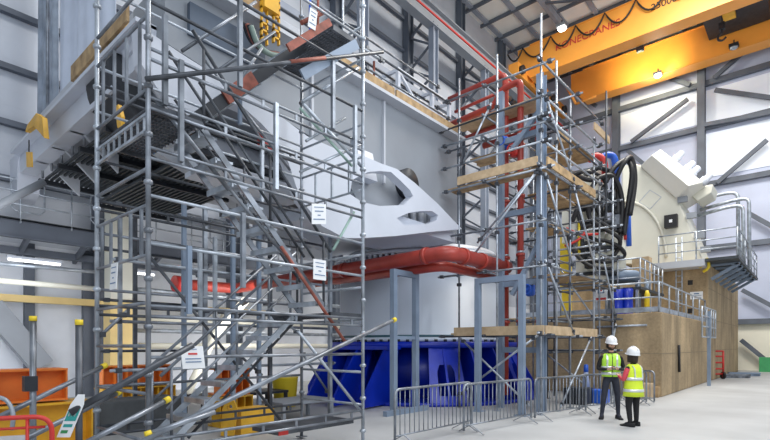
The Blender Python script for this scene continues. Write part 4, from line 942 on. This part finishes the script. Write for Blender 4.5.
notice('paper_notice', 'white sheet clipped high on the tower by the rusty tube', PY(308, 26, TY0 - .03), .13, .28, (1, 0, 0), tx, tilt=.15)
# fire point seen through arch
fp = tag(MB().box(tuple(PY(262, 147, 8.0) + V((0, 0, 0))), tuple(PY(272, 133, 8.0) + V((0, .15, 0)))).build('red_box', REDB), 'small bright red box on the shelf seen through the arch of the body', 'box')
# extra scaffold on top of the body, seen through the tower
s3 = thing('body_scaffold', 'loose tube handrail scaffold standing on top of the grey body', 'scaffold', (6, 8, ZT))
for px, m, y in ((163, GALV, 8.2), (210, GALV, 8.2), (247, RUST, 7.9), (250, RUST, 8.4), (302, GALVL, 7.9), (310, MATS['blue_pipe'], 8.2), (318, RUST, 7.9), (343, GALVL, 8.2), (360, GALV, 8.2), (374, RUST, 7.8)):
    x = PY(px, 60, y).x; tube_part(s3, 'standard', (x, y, ZT), (x, y, 10.5 if px < 365 else 8.3), m, clamps=False)
for z in (7.9, 8.5, 9.1): tube_part(s3, 'ledger', (XL + .2, 8.2, z), (PY(440, 60, 8.2).x, 8.2, z))
for z in (8.0, 8.45): tube_part(s3, 'ledger', (PY(363, 60, 7.75).x, 7.75, z), (XR - .1, 7.75, z))
tube_part(s3, 'ledger', (PY(355, 56, 7.7).x, 7.7, 8.35), (PY(384, 52, 7.7).x, 7.7, 8.35), GALVL, r=.035)
for i, (px, py, sx, sz, m) in enumerate(((222, 16, .3, .5, SLATE), (205, 8, .25, .6, DARK), (290, 20, .3, .7, WHITE), (330, 45, .35, .6, LGREY), (350, 62, .3, .35, DARK))):
    c = PY(px, py, 8.7); o = tag(MB().box((c.x - sx, 8.7, ZT), (c.x + sx, 9.2, ZT + sz + .5)).build('equipment_box', m, bevel=.02), ('slate', 'dark', 'white', 'pale grey', 'low dark')[i] + ' equipment box standing on top of the grey body', 'box')
# ------------------------------------------------------------------ orange and yellow steel stacks on the floor
def ribbed(name, lab, x0, x1, y, z0, z1, dep, m, n, grp=None):
    o = thing(name, lab, 'steel beam', ((x0 + x1) / 2, y, z0), grp); fl = .03
    MB().box((x0, y, z1 - fl), (x1, y + dep, z1)).box((x0, y, z0), (x1, y + dep, z0 + fl)).box((x0, y + dep / 2 - .02, z0), (x1, y + dep / 2 + .02, z1)).build('beam_body', m, o)
    for k in range(n + 1): x = x0 + (x1 - x0 - .025) * k / n; MB().box((x, y + .01, z0 + fl), (x + .025, y + dep / 2 - .02, z1 - fl)).build('stiffener', m, o)
ribbed('steel_beam', 'orange ribbed steel beam stacked on the yellow beam beyond the red barrier', -1.2, 2.56, 9.1, .73, 1.24, .5, ORANGE, 8)
ribbed('steel_beam', 'yellow steel beam on the floor under the near orange beam', -1.2, 2.9, 9.0, .0, .7, .6, YELLOW, 2)
ribbed('steel_beam', 'orange ribbed steel beam farther off, between the two tower posts', PY(103, 370, 12.7).x, PY(172, 370, 12.7).x, 12.7, .62, 1.12, .5, ORANGE, 6)
ribbed('steel_beam', 'yellow ribbed steel beam under the farther orange beam', PY(103, 390, 12.6).x, PY(176, 390, 12.6).x, 12.6, .0, .58, .6, YELLOW, 8)
tag(MB().box((PY(96, 390, 9.6).x, 9.6, 0), (PY(182, 390, 9.6).x, 10.4, .58)).build('steel_trough', mat('trough_grey', (.10, .11, .12), .7), bevel=.02), 'dark grey steel trough on the floor behind the tower foot', 'trough')
a = PD(208, 395, 9.9); b = PD(238, 395, 9.9)
ribbed('steel_beam', 'short orange ribbed beam on the yellow block beside the lower stair', a.x, b.x + .25, a.y - .5, .62, 1.15, .5, ORANGE, 4)
ribbed('steel_beam', 'yellow ribbed block under the short orange beam', a.x - .05, b.x + .3, a.y - .55, 0, .6, .6, YELLOW, 4)
yw = thing('yellow_bracket', 'yellow steel lifting bracket with a round hole leaning at the stair foot', 'bracket', PD(228, 420, 8.6))
c = PD(228, 412, 8.6); n_ = ray(228, 412).normalized()
rv = V((SA, -CA, 0)); P = [c - rv * .13 - V((0, 0, .42)), c + rv * .10 - V((0, 0, .42)), c + rv * .16 + V((0, 0, .05)), c + rv * .1 + V((0, 0, .2)), c - rv * .04 + V((0, 0, .2)), c - rv * .1 + V((0, 0, .05))]
for p in P: p.z = max(p.z, .01)
MB().prism(P, V((CA, SA, 0)) * .06, None, [[c + rv * (.03 + .05 * math.cos(t)) + V((0, 0, .08 + .05 * math.sin(t))) for t in [i * math.pi / 4 for i in range(8)]]]).build('plate', YELLOW, yw)
MB().box((c.x + .2, c.y - .1, 0), (c.x + .9, c.y + .4, .45)).build('base_block', YELLOW, yw)
tag(MB().lathe((PD(285, 400, 13).x, PD(285, 400, 13).y, 0), [(.28, 0), (.34, .75), (.36, .78)], 20).build('yellow_bin', YCAP), 'bright yellow tub on the floor beside the blue base', 'bin')
for i, (x0, x1, y, z, m) in enumerate(((6.0, 7.4, 8.0, .45, MGREY), (5.3, 7.6, 9.9, .5, DARK))):
    o = thing('work_table', ('grey steel work platform standing behind the stair tower', 'dark low steel platform beside the blue base')[i], 'platform', ((x0 + x1) / 2, y, 0))
    MB().box((x0, y, z - .06), (x1, y + .9, z)).build('top', m, o)
    for x in (x0 + .05, x1 - .05):
        for yy in (y + .05, y + .85): MB().bar((x, yy, 0), (x, yy, z - .06), .07, .07).build('leg', m, o)
# frames behind the tower: columns of an inner scaffold
s4 = thing('inner_scaffold', 'blue grey posts and tubes of a scaffold behind the stair tower', 'scaffold', (6, 9, 0))
for px, y, m in ((184, 8.6, BGREY), (205, 8.6, GALV), (233, 8.4, BGREY), (259, 8.4, BGREY), (270, 8.4, GALVD), (330, 7.6, GALV), (120, 10.4, GALV), (135, 10.4, GALVD)):
    x = PY(px, 300, y).x; MB().bar((x, y, 0), (x, y, 4.2), .07, .07).build('post', m, s4)
for z in (1.2, 2.0, 3.0, 3.9): tube_part(s4, 'ledger', (PY(110, 300, 8.5).x, 8.5, z), (PY(335, 300, 8.5).x, 8.5, z))
for z in (1.5, 2.5, 3.5): tube_part(s4, 'ledger', (PY(100, 300, 10.4).x, 10.4, z), (PY(200, 300, 10.4).x, 10.4, z), GALVD)
for p, q in (((236, 352), (262, 375)), ((300, 350), (330, 395)), ((262, 300), (300, 335)), ((128, 310), (96, 340))): tube_part(s4, 'brace', PY(*p, 8.4), PY(*q, 8.4))

# ------------------------------------------------------------------ crowd barriers
def barrier(lab, a, b, h=.91):
    a, b = V((*a, 0)), V((*b, 0)); o = thing('crowd_barrier', lab, 'barrier', (a + b) / 2, 'grey crowd barriers'); u = V((0, 0, 1)); d = (b - a).normalized(); n = V((-d.y, d.x, 0)); L = (b - a).length
    MB().path([a + u * .08, a + u * h, b + u * h, b + u * .08], .022, 10, None, .12).build('frame', GALV, o)
    q = MB().tube(a + u * .17, b + u * .17, .014); k = max(4, round(L / .125))
    for i in range(1, k): p = a.lerp(b, i / k); q.tube(p + u * .17, p + u * (h), .009, 6)
    q.build('bars', GALV, o)
    for p, s_ in ((a, 1), (b, -1)):
        c = p + d * .22 * s_; q = MB(); q.bar(c - n * .28 + u * .02, c + u * .17, .035, .012); q.bar(c + n * .28 + u * .02, c + u * .17, .035, .012); q.build('foot', GALV, o)
barrier('crowd barrier standing nearest the stair tower, in front of the blue base', (5.9, 4.98), (8.12, 4.95))
barrier('crowd barrier overlapping the one nearest the tower, in front of the goal-post supports', (7.5, 4.72), (9.78, 4.5))
barrier('crowd barrier standing before the foot of the board scaffold', (9.86, 4.45), (11.75, 4.05))
barrier('crowd barrier just beside the man, before the infill scaffold', (11.75, 4.2), (12.9, 3.75))
barrier('crowd barrier close to the low block front behind the woman', (13.5, 4.0), (14.7, 3.45))
barrier('crowd barrier end-on against the corner of the low block', (14.9, 3.3), (15.5, 4.6))
# red mesh barrier bottom corner
rb = thing('red_barrier', 'red tubular barrier with pale mesh panel at the picture corner', 'barrier', PD(20, 440, 4.1))
a, b = PD(-40, 416, 4.0), PD(52, 416, 4.25); zt = b.z; a.z = b.z = 0; u = V((0, 0, 1))
MB().path([a, a + u * zt, b + u * zt, b], .02, 12, None, .14).build('frame', REDB, rb)
MB().tube(a + u * (zt - .09), b + u * (zt - .09) - (b - a).normalized() * .05, .012).build('rail', REDB, rb)
m1 = a.lerp(b, .72); MB().tube(m1, m1 + u * zt, .014).build('upright', REDB, rb)
MB().bar(a.lerp(b, .1) + u * (zt / 2 - .05), a.lerp(b, .70) + u * (zt / 2 - .05), .006, zt - .2).build('mesh_panel', mat('pale_mesh', (.6, .6, .64), .5, alpha=.8), rb)
c = PD(4, 402, 4.4); tag(MB().path([PD(-20, 396, 4.6), PD(6, 398, 4.6), PD(14, 412, 4.6), PD(12, 430, 4.6)], .02, 10, None, .1).build('grey_hoop', GALVL), 'grey bent tube hoop just beyond the red barrier', 'tube')
# blue-white cone / small things behind barriers
def cone(px, py, d, m, lab, h=.75, nm='traffic_cone', cat='cone'):
    c = PD(px, py, d); o = thing(nm, lab, cat, (c.x, c.y, 0)); MB().box((c.x - .2, c.y - .2, 0), (c.x + .2, c.y + .2, .04)).build('base', m, o)
    MB().lathe((c.x, c.y, .04), [(.15, 0), (.04, h), (.02, h + .01)], 20).build('body', m, o); return o, c
o, c = cone(586, 390, 14.2, CONEB, 'pale blue cone behind the barriers beside the man', 1.0)
MB().lathe((c.x, c.y, .85), [(.07, 0), (.06, .2), (.02, .22)], 14).build('top_cap', MATS['blue_pipe'], o)
a = PD(717, 379, 23.6); sk = thing('sack_truck', 'small red hand truck leaning at the far end of the block', 'hand truck', (a.x, a.y, 0)); rr = V((SA, -CA, 0))
for s_ in (-.3, .3): MB().path([a * 1 + rr * s_ + V((0, 0, .1 - a.z)), a + rr * s_ + V((0, 0, 1.35 - a.z))], .045, 8).build('rail', REDB, sk); MB().lathe(a + rr * s_ + V((0, 0, .18 - a.z)), [(.17, -.04), (.17, .04)], 16, None, rr).build('wheel', BLACK, sk)
q = MB()
for z in (.25, .5, .8, 1.1, 1.35): q.tube(a - rr * .3 + V((0, 0, z - a.z)), a + rr * .3 + V((0, 0, z - a.z)), .04)
q.build('cross_bars', REDB, sk)
for i, (x0, x1, y, d) in enumerate(((722, 748, 378, 24.5), (730, 758, 376, 26))):
    a, b = PD(x0, y, d), PD(x1, y, d); a.z = b.z = .06; tag(MB().bar(a, b, .35, .1).bar(a + V((.2, .1, .1)), b + V((-.2, -.1, .1)), .2, .08).build('metal_scrap', (GALV, BGREY)[i]), ('flat grey metal pieces lying on the floor past the red hand truck', 'blue grey metal lengths lying on the floor near the far wall')[i], 'metal')
for i, (px, d, m, s_) in enumerate(((598, 13.8, MATS['blue_pipe'], .25), (642, 15.2, WOODL, .3), (652, 15.4, WOOD, .22), (578, 13.6, DARK, .3))):
    a = PD(px, 380, d); tag(MB().box((a.x - s_, a.y - s_, 0), (a.x + s_, a.y + s_, s_ * 1.5)).build('storage_box', m, bevel=.02), ('blue box on the floor behind the man', 'pale wooden crate on the floor behind the woman', 'brown wooden crate against the block corner', 'dark box under the board scaffold')[i], 'box')
tag(MB().box((WX - 2, 1.2, 0), (WX - 1.2, 2.6, .9)).build('green_skip', GREEN), 'green bin against the far wall at the picture edge', 'bin')

# ------------------------------------------------------------------ people
def skin_body(name, chains, root, mats, pick, sub=2):
    """chains: list of (points, radii); chains that share a point join there"""
    me = bpy.data.meshes.new(name); bm = bmesh.new(); sk = bm.verts.layers.skin.verify(); vs = {}
    def vert(p, r):
        k = tuple(round(x, 3) for x in p)
        if k not in vs: v = bm.verts.new(p); vs[k] = v; v[sk].radius = (r, r) if not isinstance(r, tuple) else r; v[sk].use_root = (len(vs) == 1)
        return vs[k]
    for pts, rs in chains:
        last = None
        for p, r in zip(pts, rs):
            v = vert(p, r)
            if last is not None and last != v and not any(e.other_vert(v) == last for e in v.link_edges): bm.edges.new((last, v))
            last = v
    bm.to_mesh(me); bm.free(); o = bpy.data.objects.new(name, me); col.objects.link(o)
    s = o.modifiers.new('skin', 'SKIN'); s.use_smooth_shade = True; s.branch_smoothing = .6
    b = o.modifiers.new('sub', 'SUBSURF'); b.levels = sub; b.render_levels = sub
    dg = bpy.context.evaluated_depsgraph_get(); m2 = bpy.data.meshes.new_from_object(o.evaluated_get(dg))
    col.objects.unlink(o); bpy.data.objects.remove(o); bpy.data.meshes.remove(me)
    m2.materials.clear()
    for m in mats: m2.materials.append(m)
    for p in m2.polygons: p.use_smooth = True; p.material_index = pick(p.center)
    o = bpy.data.objects.new(name, m2); col.objects.link(o); return o
def hand(w, d, n, k=1):
    """five finger chains from wrist w; d: finger direction, n: palm side direction"""
    w, d, n = V(w), V(d).normalized(), V(n).normalized(); s = d.cross(n).normalized(); palm = w + d * .05; ch = [([w, palm], [.024, .026])]
    for i, (off, L) in enumerate(((-.026, .062), (-.009, .074), (.009, .070), (.026, .055))):
        k0 = w + d * .085 + s * off; k1 = k0 + d * L * .5 + n * L * .15; k2 = k1 + d * L * .3 + n * L * .4
        ch.append(([palm, k0, k1, k2], [.026, .0095, .0088, .0075]))
    t0 = w + d * .03 - s * .034 * k + n * .006; t1 = t0 - s * .02 * k + d * .03 + n * .015; t2 = t1 + d * .026 + n * .012
    ch.append(([w, t0, t1, t2], [.024, .013, .010, .008])); return ch
def face(head, d, root, hairm, woman=False):
    pass
def place(o, root, rz):
    o.parent = root
def person(lab, loc, rz, S, chains_fn, vestf, mats, pick, hair, woman):
    root = thing('person', lab, 'person', loc); root.rotation_euler.z = rz; root.scale = (S, S, S)
    body = skin_body('body', chains_fn(), root, mats, pick); body.parent = root
    return root
def head_mesh(c, fwd, m_helmet=True):
    """head shape with nose, brow, ears, eyes and mouth, at c (centre), looking along fwd; returns MBs"""
    f = V(fwd).normalized(); s = f.cross(V((0, 0, 1))).normalized(); u = s.cross(f).normalized(); c = V(c)
    q = MB(); n, kk = 20, 14; vs = []; fs = []
    for j in range(kk + 1):
        ph = math.pi * j / kk; z = math.cos(ph)
        for i in range(n):
            th = 2 * math.pi * i / n; x, y = math.sin(ph) * math.cos(th), math.sin(ph) * math.sin(th)
            wz = 1 - .28 * max(0, -z) ** 1.3; yy = y * .098; xx = x * .078 * wz; zz = z * .118
            if y > 0: yy *= (1.0 - .05 * abs(z)); 
            if y > .8 and abs(x) < .35: yy += .022 * math.exp(-((z + .12) / .16) ** 2) * (1 - abs(x) / .35)   # nose
            if y > .6: yy += .006 * math.exp(-((z - .18) / .1) ** 2) - .008 * math.exp(-((z - .02) / .08) ** 2) * (1 if .25 < abs(x) < .6 else 0)
            vs.append(c + s * xx + f * yy + u * zz)
    for j in range(kk):
        for i in range(n): fs.append((j * n + i, j * n + (i + 1) % n, (j + 1) * n + (i + 1) % n, (j + 1) * n + i))
    q.add(vs, fs, None, True)
    for sg in (-1, 1): q.lathe(c + s * sg * .074 - f * .005 - u * .005, [(.012, -.012), (.028, -.006), (.03, .004), (.018, .010)], 10, None, s * sg)
    e = MB()
    for sg in (-1, 1): e.lathe(c + s * sg * .030 + f * .083 + u * .006, [(.002, -.004), (.010, 0), (.006, .006), (.001, .008)], 8, None, f); e.bar(c + s * sg * .018 + f * .093 + u * .026, c + s * sg * .046 + f * .086 + u * .026, .008, .007)
    mo = MB(); mo.bar(c - s * .024 + f * .088 - u * .062, c + s * .024 + f * .088 - u * .062, .012, .010)
    return q, e, mo, f, s, u
def helmet(root, c, fwd):
    c = V(c); f = V(fwd).normalized(); s = f.cross(V((0, 0, 1))).normalized(); u = s.cross(f).normalized(); q = MB(); vs = []; fs = []; n = 28; prof = [(1.0, 0), (1.0, .03), (.97, .07), (.86, .105), (.66, .135), (.36, .152), (.02, .158)]
    for r, z in prof:
        for i in range(n): t = 2 * math.pi * i / n; vs.append(c + s * math.cos(t) * .112 * r + f * math.sin(t) * .136 * r + u * z)
    for j in range(len(prof) - 1):
        for i in range(n): fs.append((j * n + i, j * n + (i + 1) % n, (j + 1) * n + (i + 1) % n, (j + 1) * n + i))
    q.add(vs, fs, None, True)
    q.prism([c + s * math.cos(t) * .122 + f * (math.sin(t) * .145 + (.05 * max(0, math.sin(t)) ** 3)) - u * .004 for t in [2 * math.pi * i / n for i in range(n)]], u * .012)
    q.path([c + f * .12 + u * .1, c + f * .06 + u * .152, c + u * .166, c - f * .06 + u * .152, c - f * .12 + u * .1], .012, 6)
    return q.build('helmet', HELM, root)
def shell(ringsf, m, name, root, split=None):
    """clothing loft: ringsf = list of (centre, rx, ry) from hem to shoulders"""
    q = MB(); n = 28; vs = []; fs = []; ms = []
    for (c, rx, ry) in ringsf:
        for i in range(n): t = 2 * math.pi * i / n; vs.append(V(c) + V((math.cos(t) * rx, math.sin(t) * ry, 0)))
    k = len(ringsf)
    for j in range(k - 1):
        for i in range(n): fs.append((j * n + i, j * n + (i + 1) % n, (j + 1) * n + (i + 1) % n, (j + 1) * n + i))
    q.add(vs, fs, None, True)
    o = q.build(name, m, root, fixn=True); s = o.modifiers.new('s', 'SOLIDIFY'); s.thickness = .008; s.offset = 1; return o, vs, n
def finish_person(root, rz, loc):
    pass
def build_person(lab, loc, rz, joints, vest, col_, hairlong, look):
    root = bpy.data.objects.new('person', None); col.objects.link(root); LOC[root.name] = V((0, 0, 0)); tag(root, lab, 'person')
    J = joints; ch = []
    pel = J['pelvis']
    ch.append(([pel, J['waist'], J['chest'], J['neckb'], J['neck'], J['head']], [.135, (.135, .11), (.16, .12), .07, .052, .06]))
    for s_ in ('l', 'r'):
        ch.append(([pel, J['hip' + s_], J['knee' + s_], J['ankle' + s_], J['toe' + s_]], [.135, .095, .062, .045, .038]))
        ch.append(([J['chest'], J['sh' + s_], J['el' + s_], J['wr' + s_]], [(.16, .12), .062, .046, .03]))
        for a, b in hand(J['wr' + s_], J['hd' + s_], J['hn' + s_], 1 if s_ == 'l' else -1): ch.append((a, b))
    wr = [V(J['wrl']), V(J['wrr'])]; els = [V(J['ell']), V(J['elr'])]; zw = J['waist'][2] - .06; zn = J['neckb'][2] + .05
    def pick(c):
        for w_, e_ in zip(wr, els):
            if (c - w_).length < .17 and (c - w_).dot((w_ - e_).normalized()) > .005: return 0
        if c.z > zn: return 0
        if c.z < zw and all((c - w_).length > .2 for w_ in wr): return 2
        if col_.get('sleeve') and any((c - V(J['sh' + s_])).length < .75 and ((c - V(J['sh' + s_])).dot((V(J['el' + s_]) - V(J['sh' + s_])).normalized()) > .02 and abs(c.x) > .13) for s_ in 'lr'): return 3
        return 1
    ms = [SKIN, col_['top'], col_['legs']] + ([col_['sleeve']] if col_.get('sleeve') else [])
    body = skin_body('body', ch, root, ms, pick); body.parent = root
    hc_ = V(J['head']) + V((0, 0, .03)); q, e, mo, f, s, u = head_mesh(hc_, look)
    q.build('head', SKIN, root); e.build('eyes', HAIR, root); mo.build('mouth', mat('lip', (.35, .12, .10), .6), root)
    helmet(root, hc_ + u * .035 - f * .008, (V(look).normalized() + V((0, 0, .05))))
    hr = MB(); n = 20; vs = []; fs = []
    prof = [(1.05, .04), (1.07, 0), (1.06, -.04), (.98, -.075 if not hairlong else -.12)]
    for r, z in prof:
        for i in range(n + 1): t = math.pi * (1.0 - .12) + math.pi * 1.24 * i / n; vs.append(hc_ + s * math.cos(t) * .080 * r + f * math.sin(t) * .100 * r + u * z)
    for j in range(3):
        for i in range(n): fs.append((j * (n + 1) + i, j * (n + 1) + i + 1, (j + 1) * (n + 1) + i + 1, (j + 1) * (n + 1) + i))
    hr.add(vs, fs, None, True); ho = hr.build('hair', HAIR, root); md = ho.modifiers.new('s', 'SOLIDIFY'); md.thickness = .02; md.offset = 0
    if not hairlong:
        bdm = MB(); vs = []; fs = []
        for z, r in ((-.045, 1.0), (-.08, .98), (-.118, .7)):
            for i in range(11): t = math.pi * (.08 + .84 * i / 10); vs.append(hc_ + s * math.cos(t) * .074 * r + f * math.sin(t) * .095 * r + u * z)
        for j in range(2):
            for i in range(10): fs.append((j * 11 + i, j * 11 + i + 1, (j + 1) * 11 + i + 1, (j + 1) * 11 + i))
        bdm.add(vs, fs, None, True); o = bdm.build('beard', HAIR, root); md = o.modifiers.new('s', 'SOLIDIFY'); md.thickness = .006; md.offset = 1
    for s_ in 'lr':
        a, t = V(J['ankle' + s_]), V(J['toe' + s_]); d = (t - a); d.z = 0; d.normalize(); sd = d.cross(V((0, 0, 1))); q = MB(); base = V((a.x, a.y, 0)) - d * .07
        outl = [(-.04, 0), (-.045, .1), (-.05, .2), (-.035, .265), (0, .285), (.035, .265), (.05, .2), (.045, .1), (.04, 0), (.02, -.02), (-.02, -.02)]
        lv = [(0, 1), (.03, 1.02), (.055, .92), (.085, .72)]; vs = []; fs = []; n = len(outl)
        for z, k in lv:
            for x, y in outl: kk = 1 - (1 - k) * (1.6 if y > .15 else .6); vs.append(base + sd * x * kk + d * (.0 + y * (kk if y > .1 else 1)) + V((0, 0, z if y < .15 else z * .72)))
        for j in range(len(lv) - 1):
            for i in range(n): fs.append((j * n + i, j * n + (i + 1) % n, (j + 1) * n + (i + 1) % n, (j + 1) * n + i))
        fs.append(tuple(range(n))); fs.append(tuple((len(lv) - 1) * n + i for i in range(n))); q.add(vs, fs, None, True); q.build('shoe', BLKC, root)
    o, vs, n = shell(vest, col_['vest'], 'hivis_vest', root)
    zb_, zt_ = vest[0][0][2], vest[-1][0][2]
    def atz(z):
        for a, b in zip(vest, vest[1:]):
            if a[0][2] <= z <= b[0][2]: t = (z - a[0][2]) / (b[0][2] - a[0][2]); return V(a[0]).lerp(V(b[0]), t), a[1] + (b[1] - a[1]) * t, a[2] + (b[2] - a[2]) * t
    for z in col_['bands']:
        rs = []
        for zz in (z - .028, z + .028): c, rx, ry = atz(zz); rs.append((c, rx + .011, ry + .011))
        bo_, _, _ = shell(rs, REFL, 'reflective_band', root); bo_.parent = o
    for sg in (-1, 1):
        for sy in (-1, 1):
            q = MB(); zt = zt_; L = []
            for kk in range(9):
                z = col_['bands'][-1] + (zt - .02 - col_['bands'][-1]) * kk / 8; c, rx, ry = atz(min(z, zt_ - .001)); x = sg * .095; yy = math.sqrt(max(0, 1 - (x / rx) ** 2)) * ry + .012; L.append(V((c.x + x, c.y + sy * yy, z)))
            for a, b in zip(L, L[1:]): q.bar(a, b, .045, .004, None, V((0, sy, 0)))
            q.build('reflective_strip', REFL, root).parent = o
    if col_.get('zip'):
        q = MB(); L = []
        for kk in range(9): z = zb_ + (zt_ - zb_) * kk / 8; c, rx, ry = atz(min(z, zt_ - .001)); L.append(V((c.x, c.y - ry - .012, z)))
        for a, b in zip(L, L[1:]): q.bar(a, b, .012, .004, None, V((0, -1, 0)))
        L2 = L[-3:]; q.build('vest_opening', BLKC, root).parent = o
    root.location = loc; root.rotation_euler.z = rz
    return root
# man : faces the camera (local -Y forward), hands together at the waist
M = dict(pelvis=(0, 0, .93), waist=(0, 0, 1.05), chest=(0, .01, 1.27), neckb=(0, .01, 1.42), neck=(0, -.005, 1.49), head=(0, -.02, 1.60),
         hipl=(.095, 0, .87), kneel=(.13, -.02, .49), anklel=(.15, .02, .09), toel=(.17, -.11, .035), hipr=(-.095, 0, .87), kneer=(-.15, -.03, .49), ankler=(-.19, .0, .09), toer=(-.23, -.13, .035),
         shl=(.19, .01, 1.37), ell=(.265, .03, 1.09), wrl=(.10, -.19, 1.10), shr=(-.19, .01, 1.37), elr=(-.265, .03, 1.09), wrr=(-.11, -.19, 1.09),
         hdl=(-.8, -.25, .1), hnl=(0, .3, 1), hdr=(.8, -.3, .05), hnr=(0, .3, 1))
mv = [((0, 0, .93), .185, .145), ((0, 0, 1.05), .178, .14), ((0, .01, 1.18), .185, .145), ((0, .01, 1.30), .195, .150), ((0, .01, 1.38), .175, .13), ((0, .01, 1.43), .12, .09)]
pm = PD(611, 418, 10.75); pm.z = 0
fwd_ang = math.atan2(-pm.y, -pm.x)            # towards the camera
man = build_person('man in a white helmet, lime vest and navy trousers, facing us with hands together', pm, fwd_ang + math.pi / 2 + R(12), M, mv,
             dict(top=BLKC, legs=NAVY, vest=HIVIS, bands=(1.0, 1.13), zip=True), False, (.25, -1, -.25))
# woman : seen from behind, turned towards the man
W = dict(pelvis=(0, 0, .80), waist=(0, 0, .92), chest=(0, .01, 1.10), neckb=(0, .01, 1.22), neck=(0, 0, 1.28), head=(0, -.01, 1.365),
         hipl=(.085, 0, .75), kneel=(.10, -.02, .42), anklel=(.11, .03, .08), toel=(.13, -.09, .03), hipr=(-.085, 0, .75), kneer=(-.11, -.02, .42), ankler=(-.13, -.03, .08), toer=(-.16, -.15, .03),
         shl=(.155, .01, 1.17), ell=(.225, -.03, .92), wrl=(.13, -.22, .99), shr=(-.155, .01, 1.18), elr=(-.22, .0, .94), wrr=(-.13, -.19, .97),
         hdl=(-.7, -.5, .1), hnl=(0, .3, 1), hdr=(.7, -.5, .1), hnr=(0, .3, 1))
wv = [((0, .01, .60), .195, .18), ((0, .01, .75), .18, .16), ((0, .01, .90), .165, .145), ((0, .01, 1.05), .162, .14), ((0, .01, 1.15), .155, .13), ((0, .01, 1.21), .12, .10), ((0, .01, 1.235), .09, .075)]
pw = PD(633, 428, 9.75); pw.z = 0
wo = build_person('woman in a white helmet, long yellow vest and coral sleeves, seen from behind', pw, fwd_ang + math.pi / 2 + R(228), W, wv,
             dict(top=BLKC, legs=BLKC, sleeve=PINK, vest=HIVIS2, bands=(.72, .95)), True, (-.15, -1, .08))
# phone / cup in the man's hands
ang = man.rotation_euler.z; loc = Matrix.Rotation(ang, 4, 'Z') @ V((0, -.235, 1.13)) + pm
ph = MB().box((-.035, -.005, -.06), (.035, .005, .06)).build('mobile_phone', BLACK); ph.location = loc; ph.rotation_euler = (R(-50), 0, ang); tag(ph, 'dark phone held in both hands of the man in the lime vest', 'phone')
